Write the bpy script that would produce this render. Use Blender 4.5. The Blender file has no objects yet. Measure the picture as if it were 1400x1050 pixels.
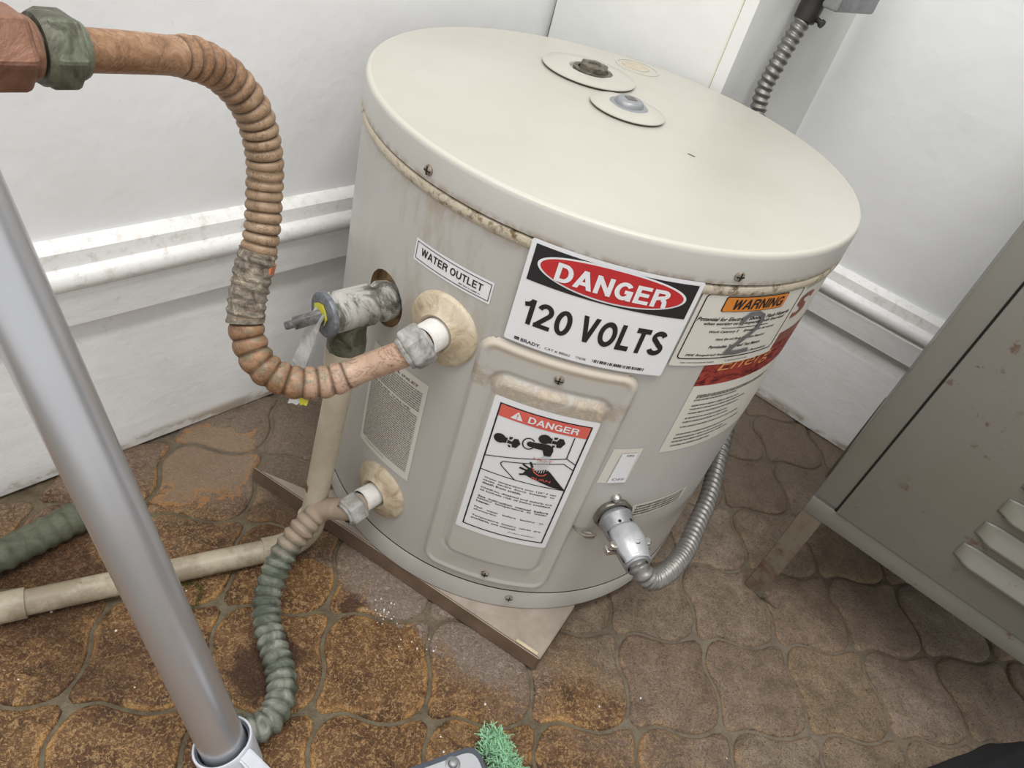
import bpy, bmesh, math, random, bisect
from mathutils import Vector, Matrix, noise
random.seed(7)
PI = math.pi
SC = bpy.context.scene
COL = SC.collection

# ------------------------------------------------------------------ camera
cam_d = bpy.data.cameras.new('camera'); cam = bpy.data.objects.new('camera', cam_d); COL.objects.link(cam)
cam_d.sensor_width = 36.0; cam_d.lens = 978.37/1400*36.0; cam_d.clip_start = 0.02
pitch, roll = 0.6711, 0.3152
fwd = Vector((0, math.cos(pitch), -math.sin(pitch))); ri = Vector((1, 0, 0)); up = ri.cross(fwd)
RI = ri*math.cos(roll) + up*math.sin(roll); UP = up*math.cos(roll) - ri*math.sin(roll)
cam.matrix_world = Matrix(((RI.x, UP.x, -fwd.x, -0.018883), (RI.y, UP.y, -fwd.y, -0.683882),
                           (RI.z, UP.z, -fwd.z, 0.683122), (0, 0, 0, 1)))
SC.camera = cam
# ------------------------------------------------------------------ light
w = bpy.data.worlds.new('world'); SC.world = w; w.use_nodes = True
w.node_tree.nodes['Background'].inputs[0].default_value = (1.0, 0.99, 0.98, 1)
w.node_tree.nodes['Background'].inputs[1].default_value = 0.86
def area(name, loc, target, sx, sy, power, color):
    d = bpy.data.lights.new(name, 'AREA'); d.shape = 'RECTANGLE'; d.size = sx; d.size_y = sy
    d.energy = power; d.color = color
    o = bpy.data.objects.new(name, d); COL.objects.link(o); o.location = loc
    o.rotation_euler = (Vector(target)-Vector(loc)).to_track_quat('-Z', 'Y').to_euler()
    return o
area('ceiling_light_left', (-0.40, -0.80, 1.75), (-0.05, 0.0, 0.3), 0.7, 0.5, 9, (1.0, 0.985, 0.965))
area('ceiling_light_right', (0.30, -0.62, 2.2), (0.2, 0.0, 0.0), 0.45, 0.45, 15, (1.0, 0.985, 0.965))
vs = SC.view_settings
vs.view_transform = 'Standard'; vs.look = 'None'; vs.gamma = 1.0; vs.use_curve_mapping = False
vs.exposure = 0.0

# ------------------------------------------------------------------ helpers
def lin(c):
    c = c/255.0
    return c/12.92 if c <= 0.04045 else ((c+0.055)/1.055)**2.4
def rgb(r, g, b): return (lin(r), lin(g), lin(b), 1)
def empty(name, loc, label, cat, group=None):
    o = bpy.data.objects.new(name, None); COL.objects.link(o); o.location = loc; o.empty_display_size = .02
    o['label'] = label; o['category'] = cat
    if group: o['group'] = group
    return o
def tag(o, label, cat, group=None, kind=None):
    o['label'] = label; o['category'] = cat
    if group: o['group'] = group
    if kind: o['kind'] = kind
    return o
def origin(o):
    v = Vector((0, 0, 0))
    while o is not None: v += o.location; o = o.parent
    return v
def obj(name, bm, mat, parent=None, smooth=True, label=None, angle=40):
    me = bpy.data.meshes.new(name)
    bm.normal_update()
    if isinstance(bm, bmesh.types.BMesh): bm.to_mesh(me); bm.free()
    if mat is not None:
        for m in (mat if isinstance(mat, (list, tuple)) else [mat]): me.materials.append(m)
    if smooth:
        me.shade_smooth()
        try: me.set_sharp_from_angle(angle=math.radians(angle))
        except Exception: pass
    o = bpy.data.objects.new(name, me); COL.objects.link(o)
    if parent is not None:
        o.parent = parent; o.location = -origin(parent)
    if label: o['label'] = label
    return o
def BM(): return bmesh.new()
def box(bm, x0, x1, y0, y1, z0, z1, M=None, bev=0):
    v = [Vector((x, y, z)) for z in (z0, z1) for x, y in ((x0, y0), (x1, y0), (x1, y1), (x0, y1))]
    if M is not None: v = [M @ p for p in v]
    v = [bm.verts.new(p) for p in v]
    fs = [bm.faces.new([v[i] for i in f]) for f in ((3, 2, 1, 0), (4, 5, 6, 7), (0, 1, 5, 4), (1, 2, 6, 5), (2, 3, 7, 6), (3, 0, 4, 7))]
    if bev:
        es = list({e for f in fs for e in f.edges})
        bmesh.ops.bevel(bm, geom=es, offset=bev, segments=2, affect='EDGES', profile=.5)
def frame(d, upv=(0, 0, 1)):
    d = Vector(d).normalized(); u = Vector(upv)
    if abs(d.dot(u)) > .95: u = Vector((1, 0, 0))
    x = u.cross(d).normalized(); y = d.cross(x)
    return x, y, d
def lathe(bm, p, d, prof, n=32, up=(0, 0, 1), noisef=None, rot=0):
    """prof: list of (along, radius). closed at radius 0."""
    x, y, d = frame(d, up); p = Vector(p); rings = []
    for a, r in prof:
        if r < 1e-6: rings.append([bm.verts.new(p+d*a)]); continue
        ring = []
        for i in range(n):
            t = rot+2*PI*i/n; rr = r*(1 if noisef is None else noisef(a, t))
            ring.append(bm.verts.new(p+d*a+(x*math.cos(t)+y*math.sin(t))*rr))
        rings.append(ring)
    for A, B in zip(rings, rings[1:]):
        for i in range(n):
            j = (i+1) % n
            if len(A) == 1 and len(B) == 1: break
            if len(A) == 1: bm.faces.new((A[0], B[j], B[i]))
            elif len(B) == 1: bm.faces.new((A[i], A[j], B[0]))
            else: bm.faces.new((A[i], A[j], B[j], B[i]))
    bmesh.ops.recalc_face_normals(bm, faces=bm.faces)
def spline(pts, step=.002):
    P = [Vector(p) for p in pts]; P = [2*P[0]-P[1]]+P+[2*P[-1]-P[-2]]; out = []
    for i in range(1, len(P)-2):
        n = max(2, int((P[i+1]-P[i]).length/.0008))
        for k in range(n):
            t = k/n; a, b, c, d = P[i-1], P[i], P[i+1], P[i+2]
            out.append(.5*((2*b)+(c-a)*t+(2*a-5*b+4*c-d)*t*t+(3*b-a-3*c+d)*t**3))
    out.append(P[-2])
    # smooth, then resample by arc length
    for _ in range(12):
        out = [out[0]]+[(out[i-1]+out[i]*2+out[i+1])/4 for i in range(1, len(out)-1)]+[out[-1]]
    res = [out[0]]; acc = 0
    for a, b in zip(out, out[1:]):
        acc += (b-a).length
        if acc >= step: res.append(b.copy()); acc = 0
    return res
def tube(bm, path, rf, n=20, caps=True, gf=None):
    gl = bm.verts.layers.float.new('grime') if gf else None
    x = None; rings = []; s = 0
    for i, p in enumerate(path):
        d = (path[min(i+1, len(path)-1)]-path[max(i-1, 0)]).normalized()
        if x is None: x, y, _ = frame(d)
        else: x = (x-d*x.dot(d)).normalized(); y = d.cross(x)
        if i: s += (p-path[i-1]).length
        ring = []
        for k in range(n):
            t = 2*PI*k/n; r = rf(s, t)
            vv = bm.verts.new(p+(x*math.cos(t)+y*math.sin(t))*r)
            if gf: vv[gl] = gf(s, t)
            ring.append(vv)
        rings.append(ring)
    for A, B in zip(rings, rings[1:]):
        for i in range(n): bm.faces.new((A[i], A[(i+1) % n], B[(i+1) % n], B[i]))
    if caps:
        bm.faces.new(rings[0][::-1]); bm.faces.new(rings[-1])
    bmesh.ops.recalc_face_normals(bm, faces=bm.faces)
def nz(*a, s=1.0): return noise.noise(Vector((tuple(a)+(0.0, 0.0))[:3])*s)

# ------------------------------------------------------------------ materials
class N:
    def __init__(s, name):
        s.m = bpy.data.materials.new(name); s.m.use_nodes = True; s.t = s.m.node_tree
        s.b = s.t.nodes['Principled BSDF']; s.pos = None
    def n(s, ty, **kw):
        o = s.t.nodes.new(ty)
        for k, v in kw.items(): setattr(o, k, v)
        return o
    def l(s, a, b): s.t.links.new(a, b)
    def geo(s):
        if s.pos is None: s.pos = s.n('ShaderNodeNewGeometry').outputs['Position']
        return s.pos
    def noise(s, scale, detail=4, rough=.6, dist=0, vec=None, stretch=None):
        o = s.n('ShaderNodeTexNoise'); o.inputs['Scale'].default_value = scale; o.inputs['Detail'].default_value = detail
        o.inputs['Roughness'].default_value = rough; o.inputs['Distortion'].default_value = dist
        v = vec or s.geo()
        if stretch:
            mp = s.n('ShaderNodeMapping'); mp.inputs['Scale'].default_value = stretch; s.l(v, mp.inputs[0]); v = mp.outputs[0]
        s.l(v, o.inputs['Vector']); return o.outputs['Fac']
    def vor(s, scale, feature='F1'):
        o = s.n('ShaderNodeTexVoronoi', feature=feature); o.inputs['Scale'].default_value = scale; s.l(s.geo(), o.inputs['Vector']); return o.outputs['Distance']
    def ramp(s, f, stops, interp='LINEAR'):
        o = s.n('ShaderNodeValToRGB'); s.l(f, o.inputs[0]); e = o.color_ramp.elements; o.color_ramp.interpolation = interp
        while len(e) < len(stops): e.new(.5)
        for i, (p, c) in enumerate(stops):
            e[i].position = p; e[i].color = c if not isinstance(c, (int, float)) else (c, c, c, 1)
        return o.outputs[0]
    def mix(s, f, a, b, mode='MIX'):
        o = s.n('ShaderNodeMix', data_type='RGBA', blend_type=mode)
        for inp, v in ((o.inputs[0], f), (o.inputs[6], a), (o.inputs[7], b)):
            if isinstance(v, bpy.types.NodeSocket): s.l(v, inp)
            else: inp.default_value = v
        return o.outputs[2]
    def math(s, op, a, b=0.0, clamp=False):
        o = s.n('ShaderNodeMath', operation=op, use_clamp=clamp)
        for inp, v in ((o.inputs[0], a), (o.inputs[1], b)):
            if isinstance(v, bpy.types.NodeSocket): s.l(v, inp)
            else: inp.default_value = v
        return o.outputs[0]
    def dot(s, vec):
        o = s.n('ShaderNodeVectorMath', operation='DOT_PRODUCT'); s.l(s.geo(), o.inputs[0]); o.inputs[1].default_value = vec; return o.outputs['Value']
    def dist(s, pt, scale=(1, 1, 1)):
        a = s.n('ShaderNodeVectorMath', operation='MULTIPLY'); s.l(s.geo(), a.inputs[0]); a.inputs[1].default_value = scale
        o = s.n('ShaderNodeVectorMath', operation='DISTANCE'); s.l(a.outputs[0], o.inputs[0]); o.inputs[1].default_value = [p*q for p, q in zip(pt, scale)]; return o.outputs['Value']
    def mrange(s, v, a, b, c=0.0, d=1.0):
        o = s.n('ShaderNodeMapRange', interpolation_type='SMOOTHSTEP'); s.l(v, o.inputs[0])
        for i, k in enumerate((a, b, c, d)): o.inputs[i+1].default_value = k
        return o.outputs[0]
    def bump(s, h, strength=.3, distance=.001, prev=None):
        o = s.n('ShaderNodeBump'); o.inputs['Strength'].default_value = strength; o.inputs['Distance'].default_value = distance
        s.l(h, o.inputs['Height'])
        if prev is not None: s.l(prev, o.inputs['Normal'])
        return o.outputs[0]
    def done(s, color, rough=.5, metal=0.0, normal=None, **kw):
        for k, v in (('Base Color', color), ('Roughness', rough), ('Metallic', metal), ('Normal', normal)):
            if v is None: continue
            if isinstance(v, bpy.types.NodeSocket): s.l(v, s.b.inputs[k])
            else: s.b.inputs[k].default_value = v
        for k, v in kw.items(): s.b.inputs[k.replace('_', ' ')].default_value = v
        return s.m
def plain(name, c, rough=.5, metal=0.0, var=.06, scale=60, bump=.08):
    k = N(name); f = k.noise(scale, 5)
    lo = tuple(v*(1-var*2) for v in c[:3])+(1,); hi = tuple(min(1, v*(1+var)) for v in c[:3])+(1,)
    return k.done(k.ramp(f, [(.3, lo), (.7, hi)]), rough, metal, k.bump(f, bump, .001) if bump else None)

def mk_paint_wall(name, base, tone):
    k = N(name); a = k.noise(6, 5, .6); b = k.noise(38, 4, .6, stretch=(1, 1, .35)); c = k.noise(140, 3)
    col = k.ramp(a, [(.3, tuple(v*.93 for v in base[:3])+(1,)), (.7, base)])
    spots = k.ramp(c, [(.70, 0.0), (.76, 1.0)])
    spots = k.math('MULTIPLY', spots, tone)
    col = k.mix(spots, col, rgb(150, 140, 120))
    n1 = k.bump(b, .22, .0016); n2 = k.bump(c, .15, .0006, n1); n3 = k.bump(a, .35, .01, n2)
    return k.done(col, .42, 0, n3)
M_wall = mk_paint_wall('painted_wall_white', rgb(240, 241, 241), .12)
M_wall_l = mk_paint_wall('painted_wall_left', rgb(240, 241, 241), .15)
M_pier = mk_paint_wall('painted_wall_pier', rgb(226, 227, 224), .05)
def mk_base():
    k = N('painted_moulding_grimy'); a = k.noise(14, 6, .7, stretch=(1, 1, 2.5)); b = k.noise(90, 5, .7); z = k.n('ShaderNodeSeparateXYZ'); k.l(k.geo(), z.inputs[0]); z = z.outputs[2]
    col = k.ramp(a, [(.3, rgb(230, 230, 228)), (.7, rgb(243, 243, 242))])
    low = k.math('MULTIPLY', k.mrange(z, .022, .010), k.mrange(a, .42, .56)); col = k.mix(k.math('MULTIPLY', low, .75), col, rgb(158, 140, 112))
    band = k.math('MULTIPLY', k.mrange(z, .232, .25), k.mrange(b, .50, .66)); col = k.mix(k.math('MULTIPLY', band, .38), col, rgb(188, 180, 160))
    mid = k.math('MULTIPLY', k.mrange(b, .60, .72), .2); col = k.mix(mid, col, rgb(168, 162, 148))
    return k.done(col, .45, 0, k.bump(b, .3, .0015, k.bump(a, .3, .004)))
M_base = mk_base()
def mk_heater():
    k = N('enamel_heater_jacket'); a = k.noise(7, 5, .65, stretch=(1, 1, .25)); b = k.noise(70, 5, .7); c = k.noise(16, 6, .7, stretch=(1, 1, .3))
    col = k.ramp(a, [(.3, rgb(176, 174, 168)), (.7, rgb(188, 186, 181))])
    z = k.n('ShaderNodeSeparateXYZ'); k.l(k.geo(), z.inputs[0]); z = z.outputs[2]
    d = k.dist((-.11, -.2, .40), (1, 1, .8)); st = k.math('MULTIPLY', k.mrange(d, .14, .03), k.mrange(c, .46, .62)); col = k.mix(k.math('MULTIPLY', st, .5), col, rgb(150, 132, 104))
    rl = k.math('MULTIPLY', k.mrange(z, .425, .447), k.mrange(b, .42, .62)); col = k.mix(k.math('MULTIPLY', rl, .35), col, rgb(140, 112, 78))
    sp = k.ramp(b, [(.72, 0.0), (.76, 1.0)]); col = k.mix(k.math('MULTIPLY', sp, .5), col, rgb(90, 70, 50))
    return k.done(col, .36, 0, k.bump(b, .05, .0006), Specular_IOR_Level=.4)
M_jacket = mk_heater()
def mk_lid():
    k = N('enamel_heater_lid'); a = k.noise(9, 5, .6); b = k.noise(110, 4, .6)
    col = k.ramp(a, [(.3, rgb(176, 173, 162)), (.7, rgb(184, 181, 171))])
    sp = k.ramp(b, [(.74, 0.0), (.77, 1.0)]); col = k.mix(k.math('MULTIPLY', sp, .4), col, rgb(130, 115, 90))
    return k.done(col, .34, 0, k.bump(b, .04, .0006))
M_lid = mk_lid()
def mk_lidside():
    k = N('enamel_lid_side'); a = k.noise(9, 5, .6); b = k.noise(110, 4, .6)
    col = k.ramp(a, [(.3, rgb(180, 178, 172)), (.7, rgb(191, 189, 184))])
    z = k.n('ShaderNodeSeparateXYZ'); k.l(k.geo(), z.inputs[0]); z = z.outputs[2]
    r = k.math('MULTIPLY', k.mrange(z, .4585, .4525), k.mrange(b, .35, .6)); col = k.mix(k.math('MULTIPLY', r, .6), col, rgb(128, 100, 68))
    top = k.mrange(z, .4745, .4775); col = k.mix(top, col, rgb(190, 187, 176))
    return k.done(col, .34, 0, k.bump(b, .04, .0006))
M_lidside = mk_lidside()
def mk_rust(name, paint, rust, lo, hi, sc=90, rough=.5):
    k = N(name); a = k.noise(sc, 6, .7); b = k.noise(sc*.2, 4)
    f = k.math('MULTIPLY', k.mrange(a, lo, hi), k.mrange(b, .35, .6))
    return k.done(k.mix(f, paint, rust), rough, 0, k.bump(a, .2, .001))
M_bead = mk_rust('rusty_cream_bead', rgb(194, 184, 164), rgb(104, 80, 50), .46, .66, 150)
M_panel = None
def mk_panel():
    k = N('enamel_access_panel'); a = k.noise(7, 5); b = k.noise(42, 6, .75, dist=1.2); z = k.n('ShaderNodeSeparateXYZ'); k.l(k.geo(), z.inputs[0]); z = z.outputs[2]
    col = k.ramp(a, [(.3, rgb(178, 175, 168)), (.7, rgb(190, 187, 181))])
    d1 = k.math('MULTIPLY', k.mrange(z, .346, .353), k.mrange(b, .34, .50)); col = k.mix(k.math('MULTIPLY', d1, .75), col, rgb(198, 186, 168))
    dr = k.math('MULTIPLY', k.mrange(z, .309, .314), k.mrange(z, .334, .327)); d2 = k.math('MULTIPLY', dr, k.mrange(b, .36, .54)); col = k.mix(k.math('MULTIPLY', d2, .75), col, rgb(158, 142, 122))
    d3 = k.math('MULTIPLY', dr, k.mrange(b, .52, .62)); col = k.mix(k.math('MULTIPLY', d3, .8), col, rgb(192, 178, 158))
    return k.done(col, .4, 0, k.bump(b, .06, .001))
M_panel = mk_panel()
M_seam = plain('dark_seam', rgb(60, 52, 42), .8)
M_flange = None
def mk_flange():
    k = N('stained_flange'); a = k.noise(45, 6, .7, dist=1.5); b = k.noise(160, 3)
    return k.done(k.ramp(a, [(.30, rgb(148, 128, 102)), (.46, rgb(184, 168, 142)), (.66, rgb(204, 194, 174))]), .5, 0, k.bump(b, .12, .0008))
M_flange = mk_flange()
def mk_corrode(name, stops, rough=.6, metal=0.2, sc=60, bump=.5):
    k = N(name); a = k.noise(sc, 7, .7, dist=1.0); b = k.noise(sc*5, 4, .6)
    return k.done(k.ramp(a, stops), rough, metal, k.bump(b, bump, .001, k.bump(a, bump, .003)))
M_valve = mk_corrode('scaled_brass_valve', [(.36, rgb(66, 67, 58)), (.44, rgb(104, 104, 96)), (.50, rgb(168, 166, 160)), (.70, rgb(194, 192, 187))], .7, .05, 30, .3)
M_nut = mk_corrode('scaled_nut', [(.32, rgb(88, 86, 80)), (.48, rgb(150, 148, 144)), (.65, rgb(184, 183, 180))], .6, .1, 45, .12)
M_nut_d = mk_corrode('green_brass_nut', [(.32, rgb(54, 52, 42)), (.46, rgb(80, 80, 66)), (.58, rgb(108, 114, 96)), (.72, rgb(112, 88, 70))], .5, .2, 50, .28)
M_nipple = mk_corrode('white_nipple', [(.3, rgb(205, 203, 198)), (.7, rgb(232, 231, 228))], .6, 0, 60, .25)
def mk_copper():
    k = N('aged_copper'); a = k.noise(48, 8, .8, dist=.8); b = k.noise(150, 5, .7); c = k.noise(26, 5, .7, dist=2.0); x = k.n('ShaderNodeSeparateXYZ'); k.l(k.geo(), x.inputs[0])
    col = k.ramp(a, [(.30, rgb(84, 58, 38)), (.42, rgb(128, 94, 66)), (.52, rgb(152, 116, 86)), (.60, rgb(164, 134, 108)), (.72, rgb(196, 174, 154))])
    pale = k.math('MULTIPLY', k.mrange(k.dist((-.13, -.25, .31)), .075, .02), .55); col = k.mix(pale, col, rgb(214, 184, 164))
    grey = k.math('MULTIPLY', k.mrange(k.dist((-.232, -.225, .42)), .10, .04), .55); col = k.mix(grey, col, rgb(160, 142, 116))
    nrm = k.n('ShaderNodeNewGeometry'); sep = k.n('ShaderNodeSeparateXYZ'); k.l(nrm.outputs['Normal'], sep.inputs[0])
    # dust and verdigris that has settled on the upper side of the lower bend
    g = k.math('MULTIPLY', k.math('MULTIPLY', k.mrange(k.dist((-.19, -.27, .315)), .07, .03), k.mrange(b, .45, .60)), k.mrange(sep.outputs[2], .1, .7))
    col = k.mix(k.math('MULTIPLY', g, .75), col, rgb(118, 122, 102))
    vein = k.mrange(k.math('ABSOLUTE', k.math('SUBTRACT', c, .5)), .022, .004); col = k.mix(k.math('MULTIPLY', vein, .55), col, rgb(92, 66, 50))
    dk = k.mrange(b, .58, .70); col = k.mix(k.math('MULTIPLY', dk, .5), col, rgb(88, 66, 46))
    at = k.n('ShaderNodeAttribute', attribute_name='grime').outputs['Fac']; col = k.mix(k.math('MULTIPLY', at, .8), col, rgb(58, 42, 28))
    return k.done(col, .5, .12, k.bump(b, .3, .0008))
M_copper = mk_copper()
M_tape = mk_corrode('frayed_grey_tape', [(.30, rgb(70, 62, 56)), (.44, rgb(120, 110, 98)), (.56, rgb(146, 138, 124)), (.64, rgb(200, 188, 160)), (.76, rgb(96, 92, 100))], .8, 0, 95, .9)
M_brightcop = plain('bright_copper', rgb(196, 120, 82), .35, .5)
def mk_green():
    k = N('green_corroded_hose'); a = k.noise(42, 6, .65, dist=1.0); b = k.noise(190, 5, .7)
    col = k.ramp(a, [(.30, rgb(62, 66, 56)), (.44, rgb(90, 96, 84)), (.56, rgb(122, 126, 114)), (.72, rgb(166, 166, 156))])
    x = k.n('ShaderNodeSeparateXYZ'); k.l(k.geo(), x.inputs[0]); m = k.math('MULTIPLY', k.mrange(x.outputs[2], .055, .075), .75)
    col = k.mix(m, col, rgb(166, 144, 124))
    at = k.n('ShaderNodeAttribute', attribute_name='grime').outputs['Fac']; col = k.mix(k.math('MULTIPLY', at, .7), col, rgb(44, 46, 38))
    return k.done(col, .6, .0, k.bump(b, .4, .001))
M_green = mk_green()
M_green2 = mk_corrode('green_patina_hose', [(.3, rgb(66, 68, 54)), (.5, rgb(90, 94, 76)), (.72, rgb(114, 116, 98))], .65, .0, 40, .6)
def mk_pvc():
    k = N('dirty_cream_pipe'); a = k.noise(22, 6, .7); b = k.noise(120, 5)
    x = k.n('ShaderNodeSeparateXYZ'); k.l(k.geo(), x.inputs[0]); low = k.mrange(x.outputs[2], .05, .02)
    col = k.ramp(a, [(.3, rgb(170, 160, 138)), (.7, rgb(196, 187, 166))])
    dirt = k.math('MULTIPLY', low, k.mrange(a, .38, .60)); col = k.mix(k.math('MULTIPLY', dirt, .7), col, rgb(112, 96, 72))
    sp = k.ramp(b, [(.66, 0.0), (.72, 1.0)]); col = k.mix(k.math('MULTIPLY', sp, .5), col, rgb(110, 88, 60))
    return k.done(col, .45, 0, k.bump(b, .08, .0008))
M_pvc = mk_pvc()
M_brown = mk_corrode('rust_brown_ring', [(.35, rgb(84, 60, 30)), (.65, rgb(150, 120, 78))], .7, 0, 120, .4)
M_steel = mk_corrode('galvanised_conduit', [(.3, rgb(116, 112, 104)), (.7, rgb(150, 146, 138))], .38, .75, 60, .15)
M_steel_d = mk_corrode('dark_galvanised_conduit', [(.3, rgb(112, 110, 106)), (.7, rgb(140, 138, 133))], .40, .55, 60, .05)
M_cast = mk_corrode('cast_zinc_connector', [(.3, rgb(130, 131, 134)), (.7, rgb(158, 160, 163))], .42, .4, 40, .12)
M_cast2 = mk_corrode('polished_zinc_clamp', [(.3, rgb(176, 178, 181)), (.7, rgb(200, 202, 205))], .32, .4, 40, .08)
M_black = plain('black_plastic', rgb(44, 42, 40), .45)
M_chrome = plain('bright_screw', rgb(205, 203, 198), .25, .9, .05, 60, 0)
M_screw = mk_rust('rusty_screw', rgb(150, 142, 130), rgb(86, 62, 42), .40, .62, 260, .5)
M_plug = mk_corrode('dark_rusty_plug', [(.35, rgb(66, 58, 48)), (.65, rgb(128, 122, 108))], .5, .4, 120, .4)
M_alu = None
def mk_alu():
    k = N('satin_aluminium'); a = k.noise(30, 3, .5, stretch=(1, 1, .2))
    return k.done(k.ramp(a, [(.3, rgb(196, 198, 203)), (.7, rgb(204, 206, 210))]), .30, .75, None)
M_alu = mk_alu()
M_white_pl = plain('pale_grey_plastic', rgb(208, 212, 220), .35)
M_case = plain('grey_plastic_plate', rgb(186, 188, 192), .35, 0, .03)
M_case_d = plain('dark_blue_grey_plastic', rgb(84, 90, 100), .4)
M_plush = plain('green_microfibre', rgb(152, 200, 160), .9, 0, .15, 200, 0)
M_cloth = plain('black_navy_fabric', rgb(36, 37, 42), .85, 0, .15, 300, .4)
M_ins = mk_corrode('tan_insulation', [(.35, rgb(120, 92, 62)), (.5, rgb(176, 148, 110)), (.7, rgb(196, 172, 136))], .9, 0, 60, .5)
M_dark = plain('dark_gap', rgb(26, 22, 18), .9)
def mk_wood():
    k = N('weathered_board'); g = k.noise(30, 6, .65, stretch=(1, 1, 1)); b = k.noise(200, 4)
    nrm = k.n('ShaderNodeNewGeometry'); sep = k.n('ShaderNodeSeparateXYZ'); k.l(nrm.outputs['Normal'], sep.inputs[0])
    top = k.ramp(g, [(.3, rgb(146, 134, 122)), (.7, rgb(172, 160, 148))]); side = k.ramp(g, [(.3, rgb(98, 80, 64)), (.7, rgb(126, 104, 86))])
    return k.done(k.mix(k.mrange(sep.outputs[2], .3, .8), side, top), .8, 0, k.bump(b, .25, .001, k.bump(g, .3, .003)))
M_wood = mk_wood()
M_splinter = plain('fresh_splinter', rgb(206, 190, 160), .8)
def mk_locker():
    k = N('worn_locker_paint'); a = k.noise(5, 5, .6); b = k.noise(55, 6, .7); c = k.noise(9, 4)
    col = k.ramp(a, [(.3, rgb(116, 114, 102)), (.55, rgb(122, 120, 112)), (.75, rgb(126, 125, 120))])
    f = k.math('MULTIPLY', k.ramp(b, [(.60, 0.0), (.64, 1.0)]), k.mrange(c, .48, .62)); col = k.mix(k.math('MULTIPLY', f, .75), col, rgb(96, 64, 50))
    return k.done(col, .42, .1, k.bump(b, .06, .0008))
M_lock = mk_locker()
M_lockleg = mk_rust('rusty_locker_leg', rgb(112, 104, 90), rgb(92, 66, 50), .42, .66, 45)
def mk_stone():
    k = N('pitted_paving_stone'); oi = k.n('ShaderNodeObjectInfo').outputs['Random']
    big = k.noise(9, 4, .6); mid = k.noise(34, 6, .7, dist=.6); fine = k.noise(380, 3, .6, dist=1.5); ridg = k.noise(270, 3, .65, dist=1.2)
    grey = k.ramp(mid, [(.28, rgb(112, 99, 86)), (.5, rgb(144, 129, 114)), (.74, rgb(170, 155, 140))])
    ora = k.ramp(mid, [(.30, rgb(66, 44, 28)), (.43, rgb(102, 72, 44)), (.56, rgb(130, 95, 60)), (.72, rgb(156, 126, 90))])
    # ochre where the floor has stayed wet (near the hoses and along the near edge), grey-brown further right
    wet = k.math('ADD', k.dot((-.25, -1.0, 0)), k.math('MULTIPLY', k.math('SUBTRACT', big, .5), .20))
    wet = k.math('ADD', wet, k.math('MULTIPLY', k.math('SUBTRACT', oi, .5), .09))
    f = k.mrange(wet, .19, .30)
    col = k.mix(f, grey, ora)
    tint = k.ramp(oi, [(0, rgb(214, 196, 180)), (.5, rgb(255, 255, 255)), (1, rgb(232, 218, 170))]); col = k.mix(.55, col, tint, 'MULTIPLY')
    # gilded ridges of the pitted skin
    rd = k.mrange(ridg, .50, .585); col = k.mix(k.math('MULTIPLY', rd, k.math('ADD', k.math('MULTIPLY', f, .44), .16)), col, rgb(192, 156, 108))
    rm = k.n('ShaderNodeAttribute', attribute_name='rim').outputs['Fac']; col = k.mix(k.math('MULTIPLY', k.math('MULTIPLY', rm, k.mrange(mid, .42, .6)), k.math('ADD', k.math('MULTIPLY', f, .5), .15)), col, rgb(206, 160, 100))
    pit = k.mrange(fine, .50, .40); col = k.mix(k.math('MULTIPLY', pit, .55), col, rgb(62, 44, 30))
    # dark damp stains
    for (x, y, r, s) in ((-.160, -.352, .040, .85), (-.105, -.262, .017, .8), (-.385, -.352, .075, .6), (-.41, -.27, .05, .5), (-.30, -.40, .06, .4), (-.22, -.20, .06, .5), (-.135, -.335, .02, .5)):
        m = k.mrange(k.math('ADD', k.dist((x, y, 0)), k.math('MULTIPLY', k.math('SUBTRACT', mid, .5), .07)), r, r*.55)
        col = k.mix(k.math('MULTIPLY', m, s), col, rgb(64, 38, 24))
    # mineral crust beside the board and dust along the walls
    e = k.math('ABSOLUTE', k.math('ADD', k.dot((.304, .953, 0)), .2365))
    al = k.math('MULTIPLY', k.mrange(k.dot((.95, -.30, 0)), -.13, -.03), k.mrange(k.dot((.95, -.30, 0)), .22, .14))
    cr = k.math('MULTIPLY', k.mrange(k.math('ADD', e, k.math('MULTIPLY', k.math('SUBTRACT', mid, .5), .11)), .040, .026), al)
    col = k.mix(k.math('MULTIPLY', cr, .85), col, k.ramp(ridg, [(.35, rgb(118, 102, 90)), (.6, rgb(146, 132, 120)), (.74, rgb(186, 176, 166))]))
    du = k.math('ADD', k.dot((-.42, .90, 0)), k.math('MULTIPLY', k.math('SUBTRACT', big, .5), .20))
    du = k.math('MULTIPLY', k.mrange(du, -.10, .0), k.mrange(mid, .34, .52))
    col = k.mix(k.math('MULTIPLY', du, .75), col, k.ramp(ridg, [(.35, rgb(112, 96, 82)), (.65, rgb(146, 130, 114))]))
    tp = k.mrange(k.math('ADD', k.dist((-.332, -.145, 0), (1, .8, 1)), k.math('MULTIPLY', k.math('SUBTRACT', mid, .5), .10)), .055, .045)
    rim = k.mrange(k.math('ABSOLUTE', k.math('SUBTRACT', tp, .5)), .42, .2)
    col = k.mix(k.math('MULTIPLY', tp, .6), col, rgb(164, 138, 112)); col = k.mix(k.math('MULTIPLY', rim, .7), col, rgb(190, 134, 72))
    h = k.math('ADD', k.math('MULTIPLY', ridg, .6), fine)
    return k.done(col, k.math('ADD', k.math('MULTIPLY', fine, .3), .28), 0, k.bump(h, .9, .0022, k.bump(mid, .5, .006)))
M_stone = mk_stone()
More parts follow.
